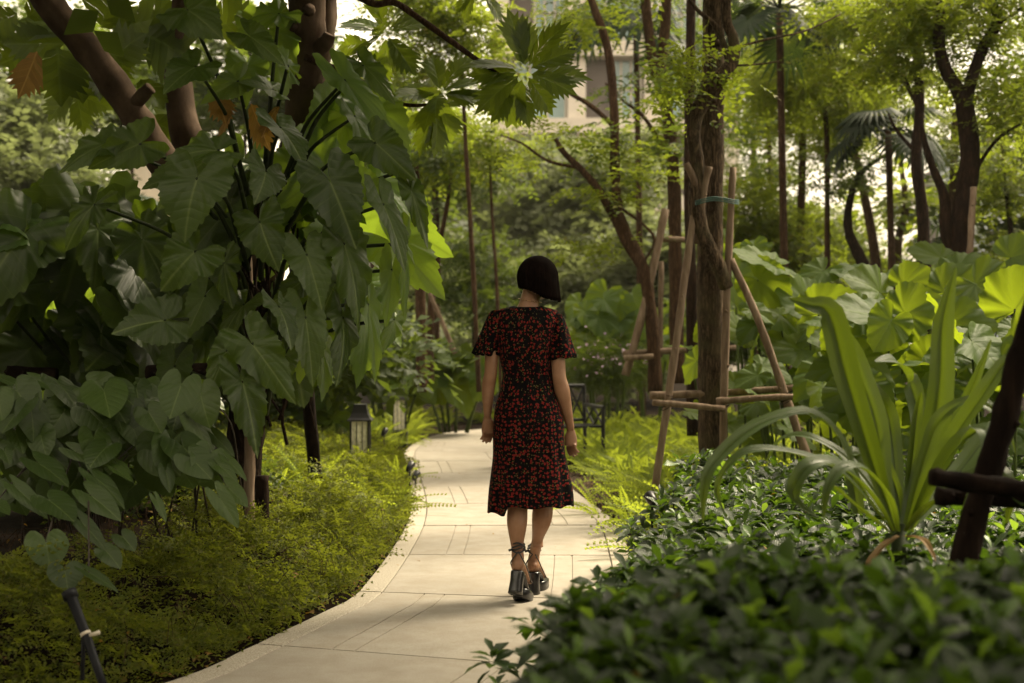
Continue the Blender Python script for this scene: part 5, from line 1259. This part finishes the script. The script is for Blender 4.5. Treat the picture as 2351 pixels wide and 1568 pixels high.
# ------------------------------------------------------------------ the woman
def skinmat():
    m, nt, out = newmat('skin'); b = N(nt, 'ShaderNodeBsdfPrincipled'); tc = N(nt, 'ShaderNodeTexCoord'); nz = N(nt, 'ShaderNodeTexNoise'); nz.inputs['Scale'].default_value = 14; nz.inputs['Detail'].default_value = 6
    nt.links.new(tc.outputs['Object'], nz.inputs['Vector']); nt.links.new(ramp(nt, nz.outputs['Fac'], [(.3, (.27, .135, .07)), (.7, (.37, .20, .12))]), b.inputs['Base Color'])
    b.inputs['Roughness'].default_value = .5; b.inputs['Subsurface Weight'].default_value = .12; b.inputs['Subsurface Radius'].default_value = (.02, .008, .004); b.inputs['Subsurface Scale'].default_value = .5
    nt.links.new(b.outputs[0], out.inputs[0]); return m
def dressmat(wrap=True):
    m, nt, out = newmat('floral_fabric'); tc = N(nt, 'ShaderNodeTexCoord'); b = N(nt, 'ShaderNodeBsdfPrincipled')
    sx_ = N(nt, 'ShaderNodeSeparateXYZ'); nt.links.new(tc.outputs['Object'], sx_.inputs[0]); cb_ = N(nt, 'ShaderNodeCombineXYZ')
    ln_ = mth(nt, 'SQRT', mth(nt, 'ADD', mth(nt, 'POWER', sx_.outputs[0], 2), mth(nt, 'POWER', sx_.outputs[1], 2)))
    nt.links.new(mth(nt, 'MULTIPLY', mth(nt, 'ARCTAN2', sx_.outputs[0], mth(nt, 'MULTIPLY', sx_.outputs[1], -1)), .165), cb_.inputs[0]); nt.links.new(mth(nt, 'MULTIPLY', ln_, .12), cb_.inputs[1]); nt.links.new(sx_.outputs[2], cb_.inputs[2])
    mp = N(nt, 'ShaderNodeMapping'); nt.links.new(cb_.outputs[0] if wrap else tc.outputs['Object'], mp.inputs[0])
    nz = N(nt, 'ShaderNodeTexNoise'); nz.inputs['Scale'].default_value = 75; nz.inputs['Detail'].default_value = 2; nt.links.new(mp.outputs[0], nz.inputs['Vector'])
    wv = mixc(nt, .016, mp.outputs[0], nz.outputs['Color'], 'ADD')
    vo = N(nt, 'ShaderNodeTexVoronoi'); vo.inputs['Scale'].default_value = 46; vo.inputs['Randomness'].default_value = .6; nt.links.new(wv, vo.inputs['Vector'])
    v2 = N(nt, 'ShaderNodeTexVoronoi'); v2.inputs['Scale'].default_value = 120; nt.links.new(mp.outputs[0], v2.inputs['Vector'])
    d = mth(nt, 'ADD', vo.outputs['Distance'], mth(nt, 'MULTIPLY', v2.outputs['Distance'], .16))
    red = ramp(nt, d, [(.385, (1, 1, 1)), (.43, (0, 0, 0))])
    col = mixc(nt, red, (.0025, .002, .0025), mixc(nt, v2.outputs['Distance'], (.20, .020, .015), (.10, .007, .007)))
    v3 = N(nt, 'ShaderNodeTexVoronoi'); v3.inputs['Scale'].default_value = 85; nt.links.new(mp.outputs[0], v3.inputs['Vector'])
    ringm = mth(nt, 'MULTIPLY', ramp(nt, d, [(.47, (0, 0, 0)), (.50, (1, 1, 1)), (.60, (1, 1, 1)), (.64, (0, 0, 0))]), ramp(nt, v3.outputs['Distance'], [(.22, (1, 1, 1)), (.32, (0, 0, 0))]))
    col = mixc(nt, mth(nt, 'MULTIPLY', ringm, .8), col, (.22, .20, .06))
    nt.links.new(col, b.inputs['Base Color']); b.inputs['Roughness'].default_value = .85; b.inputs['Specular IOR Level'].default_value = .08
    n2 = N(nt, 'ShaderNodeTexNoise'); n2.inputs['Scale'].default_value = 9; n2.inputs['Detail'].default_value = 3; nt.links.new(mp.outputs[0], n2.inputs['Vector'])
    bp = N(nt, 'ShaderNodeBump'); bp.inputs['Strength'].default_value = .5; bp.inputs['Distance'].default_value = .02; nt.links.new(n2.outputs['Fac'], bp.inputs['Height']); nt.links.new(bp.outputs[0], b.inputs['Normal'])
    nt.links.new(b.outputs[0], out.inputs[0]); return m
def hairmat():
    m, nt, out = newmat('dark_hair'); tc = N(nt, 'ShaderNodeTexCoord'); b = N(nt, 'ShaderNodeBsdfPrincipled'); sp = N(nt, 'ShaderNodeTexNoise')
    mp = N(nt, 'ShaderNodeMapping'); mp.inputs['Scale'].default_value = (1, 1, .06); nt.links.new(tc.outputs['Object'], mp.inputs[0]); sp.inputs['Scale'].default_value = 260; sp.inputs['Detail'].default_value = 3
    nt.links.new(mp.outputs[0], sp.inputs['Vector']); nt.links.new(ramp(nt, sp.outputs['Fac'], [(.35, (.001, .0008, .0008)), (.62, (.008, .004, .003)), (.8, (.03, .014, .009))]), b.inputs['Base Color'])
    b.inputs['Roughness'].default_value = .8; b.inputs['Specular IOR Level'].default_value = .02
    bp = N(nt, 'ShaderNodeBump'); bp.inputs['Strength'].default_value = .35; bp.inputs['Distance'].default_value = .004; nt.links.new(sp.outputs['Fac'], bp.inputs['Height']); nt.links.new(bp.outputs[0], b.inputs['Normal'])
    nt.links.new(b.outputs[0], out.inputs[0]); return m
M['skin'] = skinmat(); M['dress'] = dressmat(); M['dress_s'] = dressmat(False); M['hair'] = hairmat(); M['leather'] = plainmat('black_leather', (.010, .009, .010), .33, 0, .6, .2); M['strand'] = plainmat('hair_strand', (.026, .013, .009), .36, 0, .35)
M['gold'] = plainmat('gold_chain', (.5, .32, .12), .3, 1.0)

WD = 7.35
def Pw(px, py, dy=0.0):
    v = W(px, py, WD); return Vector((v.x, WD + dy, v.z))
person = thing('person', (W(1212, 1390, WD).x, WD, 0), 'woman with a dark bob and red-flowered black dress walking away in platform heels', 'person')
body = MB()
def limb(pts, rad, seg=14, flat=1.0):
    C_ = catmull([(*p, r_) for p, r_ in zip(pts, rad)], 5); body.tube(C_[:, :3], list(C_[:, 3]), seg, flat=flat)
# torso, neck, head
limb([Pw(1210, 1010), Pw(1210, 940), Pw(1211, 860), Pw(1209, 790), Pw(1208, 730), Pw(1210, 712)], [.125, .135, .088, .10, .105, .06], 18, .68)
limb([Pw(1208, 730), Pw(1214, 700, .005), Pw(1221, 672, .02), Pw(1228, 645, .03)], [.075, .053, .050, .055])
hc = Pw(1233, 638, .035); hr = Matrix.Rotation(R(-28), 3, 'Z') @ Matrix.Rotation(R(6), 3, 'Y')
body.ball(hc, (.073, .092, .108), hr, 18, 12)
body.ball(hc + hr @ Vector((0, .05, -.055)), (.052, .05, .055), hr)
body.ball(hc + hr @ Vector((0, .097, -.02)), (.011, .018, .02), hr)      # nose
body.ball(hc + hr @ Vector((0, .090, -.058)), (.022, .012, .009), hr)    # mouth
for s in (-1, 1): body.ball(hc + hr @ Vector((s * .074, .0, -.015)), (.009, .02, .032), hr)
# shoulders and arms
limb([Pw(1208, 726), Pw(1160, 728), Pw(1138, 744)], [.04, .04, .042])
limb([Pw(1210, 728), Pw(1255, 736), Pw(1279, 757)], [.04, .04, .042])
limb([Pw(1136, 738), Pw(1130, 790, -.02), Pw(1127, 855, -.03), Pw(1122, 880, -.02), Pw(1120, 915, 0), Pw(1119, 955, .04)], [.045, .038, .034, .036, .030, .019])
limb([Pw(1280, 750), Pw(1280, 800, -.02), Pw(1283, 862, -.04), Pw(1290, 895, -.03), Pw(1300, 940, 0), Pw(1311, 985, .03)], [.046, .040, .036, .040, .031, .020])
def hand(w, down, side, back, s):
    """w wrist; down = along the hand; side = towards the thumb; back = out of the back of the hand"""
    down.normalize(); side = (side - down * side.dot(down)).normalized(); back = down.cross(side) * s
    kn = w + down * .085
    limb([w, w + down * .04, kn], [.021, .031, .033], 12, .5)
    for i, (o_, L) in enumerate(((.028, .070), (.010, .078), (-.009, .072), (-.026, .056))):
        a = kn + side * o_ - down * .012; c1 = -back * (.25 + .12 * i)
        b = a + (down + c1 * .3).normalized() * L * .48; c = b + (down + c1 * 1.6).normalized() * L * .32; d_ = c + (down + c1 * 2.6).normalized() * L * .26
        body.tube([a, b, c, d_], [.0095, .0088, .008, .0062], 8)
    a = w + down * .022 + side * .022; b = a + (down * .7 + side * .75 - back * .3).normalized() * .038; c = b + (down * .95 + side * .25 - back * .4).normalized() * .032
    body.tube([a, b, c], [.0125, .0105, .008], 8)
hand(Pw(1119, 957, .04), Vector((.015, .10, -1)), Vector((.75, .65, 0)), Vector((0, -1, 0)), 1)
hand(Pw(1311, 987, .03), Vector((.02, .05, -1)), Vector((-.65, .75, 0)), Vector((0, -1, 0)), -1)
# legs
AL, AR = Pw(1187, 1275, -.06), Pw(1236, 1268, .18)
limb([Pw(1180, 985), Pw(1182, 1060), Pw(1187, 1120, .01), Pw(1188, 1165, -.02), Pw(1187, 1200, -.05), AL + Vector((0, .0, .05)), AL], [.075, .07, .058, .053, .052, .031, .030])
limb([Pw(1240, 985), Pw(1244, 1060, .06), Pw(1247, 1120, .13), Pw(1248, 1165, .15), Pw(1245, 1200, .14), AR + Vector((0, 0, .05)), AR], [.075, .07, .058, .054, .053, .031, .030])
# feet: heel, arch, ball, toes
def foot(an, heel, ball, toe):
    body.ball(heel + Vector((0, .012, .028)), (.033, .036, .034)); limb([an, heel + Vector((0, .02, .035))], [.030, .033])
    limb([heel + Vector((0, .01, .035)), (heel + ball) / 2 + Vector((0, 0, .045)), ball + Vector((0, 0, .028))], [.032, .031, .034], flat=.85)
    side = (ball - heel).cross(Vector((0, 0, 1))).normalized(); f_ = (toe - ball).normalized()
    for k, (o_, L) in enumerate(((-.026, .050), (-.010, .048), (.004, .043), (.017, .038), (.029, .031))):
        body.tube([ball + side * o_ + Vector((0, 0, .018)), ball + side * o_ + f_ * L * .6 + Vector((0, 0, .016)), ball + side * o_ + f_ * L + Vector((0, 0, .011))], [.012 if k == 0 else .010, .010, .007], 8)
# left foot pushes off: heel raised, toe on the ground; right foot flat, further on
Lh = Vector((AL.x + .003, AL.y - .035, CAMZ - (1311 - 800) / FPX * 7.28)); Lb = Lh + Vector((.035, .120, -.085)); Lt = Lb + Vector((.018, .06, -.012))
Rg = CAMZ - (1358 - 800) / FPX * 7.6
Rh = Vector((AR.x - .024, 7.56, .112)); Rb = Rh + Vector((.035, .125, -.060)); Rt = Rb + Vector((.012, .062, 0))
AL2 = Lh + Vector((.004, .03, .085)); AR2 = Rh + Vector((.006, .03, .085))
limb([AL + Vector((0, 0, .05)), AL2], [.030, .029]); limb([AR + Vector((0, 0, .05)), AR2], [.030, .029])
foot(AL2, Lh, Lb, Lt); foot(AR2, Rh, Rb, Rt)
bo_ = body.build('body', M['skin'], person)
rm = bo_.modifiers.new('remesh', 'REMESH'); rm.mode = 'VOXEL'; rm.voxel_size = .0048; rm.use_smooth_shade = True
sm = bo_.modifiers.new('smooth', 'SMOOTH'); sm.iterations = 4; sm.factor = .5
for s in (-1, 1): mb = MB(); mb.ball(hc + hr @ Vector((s * .03, .085, 0)), .009); mb.build('eye', M['black'], person)

# sandals
def stadium(c, f, w, L0, L1, z):
    """outline in the plane: from heel L0 to toe L1 along f, half width w"""
    s = f.cross(Vector((0, 0, 1))).normalized(); pts = []
    for k in range(20):
        a = 2 * math.pi * k / 20; x = math.cos(a); y = math.sin(a)
        yy_ = (L0 + L1) / 2 + y * (L1 - L0) / 2; e = abs(x) ** .7 * (1 if x > 0 else -1)
        pts.append(c + f * yy_ + s * e * w + Vector((0, 0, z)))
    return pts
def sandal(label, heel, ball, toe, pitch, ground):
    t = bpy.data.objects.new('sandal', None); COL.objects.link(t); t.parent = person; t.location = Vector(heel) - person.location; t['label'] = label
    f = Vector((toe.x - heel.x, toe.y - heel.y, 0)).normalized(); s = f.cross(Vector((0, 0, 1)))
    up = (Vector((0, 0, 1)) * math.cos(pitch) + f * math.sin(pitch)); fw = (f * math.cos(pitch) - Vector((0, 0, 1)) * math.sin(pitch))
    def ring(org, w, l0, l1, h):
        pts = []
        for k in range(22):
            a = 2 * math.pi * k / 22; x, y = math.cos(a), math.sin(a)
            e = (abs(x) ** .65) * (1 if x > 0 else -1); yy_ = (abs(y) ** .8) * (1 if y > 0 else -1)
            pts.append(org + fw * ((l0 + l1) / 2 + yy_ * (l1 - l0) / 2) + s * e * w + up * h)
        return pts
    # block heel
    H = .112
    mb = MB(); mb.loft([ring(heel, .037, -.036, .045, -H), ring(heel, .036, -.034, .042, -H + .01), ring(heel, .033, -.030, .036, -.05), ring(heel, .035, -.032, .04, -.004), ring(heel, .034, -.03, .038, .002)]); mb.build('heel', M['leather'], t)
    # platform under ball and toes (its top sits under the ball of the foot)
    mb = MB(); o2 = heel + fw * .115 - up * .062
    mb.loft([ring(o2, .044, -.035, .105, -.050), ring(o2, .047, -.042, .115, -.044), ring(o2, .047, -.045, .118, -.008), ring(o2, .045, -.042, .114, .0)]); mb.build('platform', M['leather'], t)
    # arched insole joining heel to platform
    mb = MB(); rows = []
    for k in range(7):
        q = k / 6; c = heel + fw * (.02 + .12 * q) - up * (.002 + .062 * sstep(0, 1, q)); hw = .032 + .008 * q
        rows.append([c - s * hw, c + s * hw, c + s * hw - up * .010, c - s * hw - up * .010])
    mb.loft(rows); mb.build('insole', M['leather'], t)
    return t, f, s, up, fw
def straps(t, an, heel, ball, f, s):
    for dz, rr in ((.020, .0355), (.034, .034), (.045, .033), (.056, .032)):
        mb = MB(); pts = [an + Vector((math.cos(a) * rr, math.sin(a) * rr, dz + .007 * math.sin(a * 2 + dz * 90))) for a in np.linspace(0, 2 * math.pi, 17)]
        mb.tube(pts, .0042, 6, cap=False); mb.build('ankle_strap', M['leather'], t)
    for sg in (-1, 1):
        mb = MB(); mb.tube(catmull([tuple(p) for p in [an + Vector((0, -.034, .02)), heel + s * sg * .034 + Vector((0, -.008, .055)), heel + s * sg * .040 + f * .03 + Vector((0, 0, .02)), ball + s * sg * .040 + Vector((0, 0, .012))]], 5), .0032, 6); mb.build('side_strap', M['leather'], t)
    mb = MB(); mb.tube(catmull([tuple(ball + s * a * .040 + Vector((0, 0, .012 + .036 * (1 - a * a)))) for a in (-1, -.5, 0, .5, 1)], 3), .0042, 6); mb.build('toe_strap', M['leather'], t)
    mb = MB(); mb.tube([an + Vector((-.034, -.006, .026)), an + Vector((-.050, -.010, .022))], [.006, .007], 6); mb.build('knot', M['leather'], t)
fl = (Lt - Lh); pitchL = .42
t, f, s, up, fw = sandal('raised left platform sandal, standing on its toe', Lh, Lb, Lt, pitchL, 0); straps(t, AL2, Lh, Lb, f, s)
t, f, s, up, fw = sandal('right platform sandal, flat on the path', Rh, Rb, Rt, 0, 0); straps(t, AR2, Rh, Rb, f, s)

# dress: rings (y px, left px, right px, depth half-thickness m, dy)
rings = []
RW = [(702,1181,1241,.056,.0),(706,1165,1254,.066,.0),(712,1146,1275,.082,.0),(722,1136,1286,.092,.0),(742,1136,1283,.10,-.01),(770,1141,1273,.110,-.01),(800,1145,1267,.118,-.01),(830,1149,1267,.112,0),(858,1154,1267,.10,0),
      (880,1152,1270,.105,0),(905,1145,1276,.122,.0),(935,1137,1286,.14,.0),(965,1134,1293,.145,.0),(1000,1132,1295,.145,.0),(1046,1132,1298,.15,.01),(1090,1127,1308,.16,.02),(1130,1122,1316,.17,.03),(1160,1119,1318,.18,.04)]
nR = 64; ph = rng.uniform(0, 6, 4)
for i, (y, l, r_, th, dy) in enumerate(RW):
    c = Pw((l + r_) / 2, y, dy); hw = (r_ - l) / 2 / FPX * WD; q = sstep(900, 1160, y); ring = []
    for k in range(nR):
        a = 2 * math.pi * k / nR; e = 1 + q * (.045 * math.sin(a * 7 + ph[0]) + .03 * math.sin(a * 11 + ph[1])) + .012 * math.sin(a * 5 + y * .03)
        pinch = 0
        x = math.copysign(abs(math.cos(a)) ** .85, math.cos(a)) * hw * (1 if abs(math.cos(a)) > .98 else min(1.0, e)); yy_ = math.copysign(abs(math.sin(a)) ** .9, math.sin(a)) * th * e
        z = 0
        if i <= 2: z = -.012 * (i == 0) * (math.sin(a) < 0) * abs(math.sin(a)) - (.05 if math.sin(a) > 0 else 0) * abs(math.sin(a)) * (1 - i / 3)
        if i == len(RW) - 1:
            z -= 0.0
            if math.cos(a) < -.52: z -= .045 + .01 * math.cos(a)      # the longer panel left of the slit
            z += .006 * math.sin(a * 9)
        ring.append(Vector((c.x + x, c.y + yy_, c.z + z)))
    rings.append(ring)
V = np.array([[tuple(p) for p in rg] for rg in rings])     # (n, nR, 3): smooth down the length
nn = (len(RW) - 1) * 4 + 1; tt = np.linspace(0, len(RW) - 1, nn)
flat_ = V.reshape(len(RW), -1); C_ = catmull(flat_, 4); V2 = C_.reshape(len(C_), nR, 3)
# fine gathers and drag folds
for i in range(len(V2)):
    z = V2[i, :, 2]; a = np.arange(nR) / nR * 2 * np.pi; zc_ = z.mean(); am = .0035 + .004 * np.exp(-((zc_ - 1.16) / .05) ** 2)
    V2[i, :, 1] += -np.sign(-np.sin(a)) * am * np.sin(a * 13 + 9 * zc_ + np.sin(zc_ * 17)) * np.abs(np.sin(a)) 
mb = MB(); mb.loft([[Vector(p) for p in rg] for rg in V2], cap=False); dr = mb.build('dress', M['dress'], person)
so = dr.modifiers.new('cloth thickness', 'SOLIDIFY'); so.thickness = .0025; so.offset = 0
def sleeve(top, mid, c_end, rx, ry, tilt, seed):
    rs = np.random.default_rng(seed); rows = []; n_ = 40; p = rs.uniform(0, 6, 3)
    for j in range(13):
        q = j / 12; c = top.lerp(mid, min(1, q * 2)) if q < .5 else mid.lerp(c_end, (q - .5) * 2)
        w = .030 + (rx - .030) * q ** .55; h = .050 + (ry - .050) * q ** .7; row = []
        for k in range(n_):
            a = 2 * math.pi * k / n_; e = 1 + q * (.10 * math.sin(5 * a + p[0]) + .06 * math.sin(8 * a + p[1])) + (1 - q) * .05 * math.sin(12 * a)
            x = math.cos(a) * w * e; row.append(c + Vector((x, math.sin(a) * h * e, tilt * x * q + q * .006 * math.sin(6 * a))))
        rows.append(row)
    mb = MB(); mb.loft(rows, cap=False); mb.f.append(tuple(range(n_))); o = mb.build('sleeve', M['dress_s'], person); so = o.modifiers.new('cloth thickness', 'SOLIDIFY'); so.thickness = .0025; so.offset = 0
sleeve(Pw(1143, 713), Pw(1132, 760), Pw(1116, 815), .068, .085, -.06, 1)
sleeve(Pw(1276, 722), Pw(1282, 768), Pw(1292, 822), .064, .088, .10, 2)
# necklace
mb = MB(); nc = Pw(1217, 690, .01)
mb.tube([nc + Vector((math.cos(a) * .060, math.sin(a) * .060, .004 * math.sin(a) - .010 * math.cos(a))) for a in np.linspace(0, 2 * math.pi, 25)], .0014, 5, cap=False); mb.build('necklace', M['gold'], person)
# bob: shell from crown to cut edge, longer on her right-hand (image right) side, with strand ribbons
hw_ = hr
rows = []; n_ = 180; hrs = np.random.default_rng(77); lock = np.convolve(np.tile(hrs.normal(size=n_), 3), np.ones(5) / 5, 'same')[n_:2 * n_] + .5 * hrs.normal(size=n_); hm = Pw(1234, 640, .025)
prof_l = [(591.5, .02), (593, .35), (597, .62), (604, .80), (615, .93), (630, 1.0), (645, 1.01), (658, 1.0)]
for j in range(15):
    q = j / 14; row = []
    for k in range(n_):
        a = 2 * math.pi * k / n_; cx, sy = math.cos(a), math.sin(a)
        # bottom of the cut: image left high, nape middle, right low; open over the face
        bot = np.interp(cx, [-1, -.5, 0, .35, 1], [659, 666, 677, 686, 692]); top = 591.0
        face = max(0, (hw_.inverted() @ Vector((cx, sy, 0))).y); 
        if face > .72: bot = bot * (1 - (face - .72) / .28 * .6) + 622 * (face - .72) / .28 * .6
        y = top + (bot - top) * (1 - math.cos(q * math.pi / 2) if q < .55 else None or 0) if False else top + (bot - top) * q ** 1.6
        g = min(1.0, math.sqrt(max(0.0, 1 - (1 - min(1, (y - top) / 46)) ** 2)))
        flare = 1.0 + (.11 * cx if cx > 0 else .16 * cx) * max(0, (y - 636) / 50); y += lock[k] * 1.3 * q ** 6
        st = 1 + .018 * lock[(k + int(3 * q)) % n_] * min(1, q * 2)
        rx_, ry_ = .096, .108
        if y > 655: ry_ -= (.018 if sy < 0 else 0) * (y - 655) / 35
        c = Pw(1234 + max(0, y - 640) * .02, y, .025); row.append(Vector((c.x + cx * rx_ * g * flare * st, c.y + sy * ry_ * g * st, c.z)))
    rows.append(row)
mb = MB(); mb.loft(rows, cap=False); mb.f.append(tuple(range(n_)))
hs = mb.build('hair', M['hair'], person); so = hs.modifiers.new('hair thickness', 'SOLIDIFY'); so.thickness = .012; so.offset = -1
mb = MB()
for i in range(1900):   # loose strands over the shell, following it from the crown
    k = random.randrange(n_); dk = random.uniform(-5, 5); pts = []; off = random.uniform(.0005, .005); ext = random.uniform(-.003, .012); wob = random.uniform(-.004, .004)
    cc = Pw(1234, 640, .025)
    for j in range(3, 15, 2):
        p = rows[j][int(k + dk * j / 14) % n_]; o_ = Vector((p.x - cc.x, p.y - cc.y, 0)); pts.append(p + o_.normalized() * off + Vector((wob * math.sin(j * .7 + k), 0, 0)))
    pts[-1] = pts[-1] + Vector((0, 0, -ext)); mb.tube(pts, [.0011] * (len(pts) - 1) + [.0003], 3, cap=False)
st = mb.build('strands', M['strand'], hs, kind='stuff')
# ------------------------------------------------------------------ air
hz = MB(); hz.box((10, 55, 14.4), (300, 170, 31.2)); ho = hz.build('haze', None, None, False, 'stuff')
hm_ = bpy.data.materials.new('haze'); hm_.use_nodes = True; nt = hm_.node_tree; nt.nodes.clear()
pv = nt.nodes.new('ShaderNodeVolumePrincipled'); pv.inputs['Density'].default_value = .00035; pv.inputs['Color'].default_value = (.96, .93, .85, 1); pv.inputs['Anisotropy'].default_value = .3
om = nt.nodes.new('ShaderNodeOutputMaterial'); nt.links.new(pv.outputs[0], om.inputs['Volume']); ho.data.materials.append(hm_)
ho['label'] = 'thin warm haze in the garden air'
print('tris', sum(len(m.polygons) for m in bpy.data.meshes), 'objs', len(bpy.data.objects))
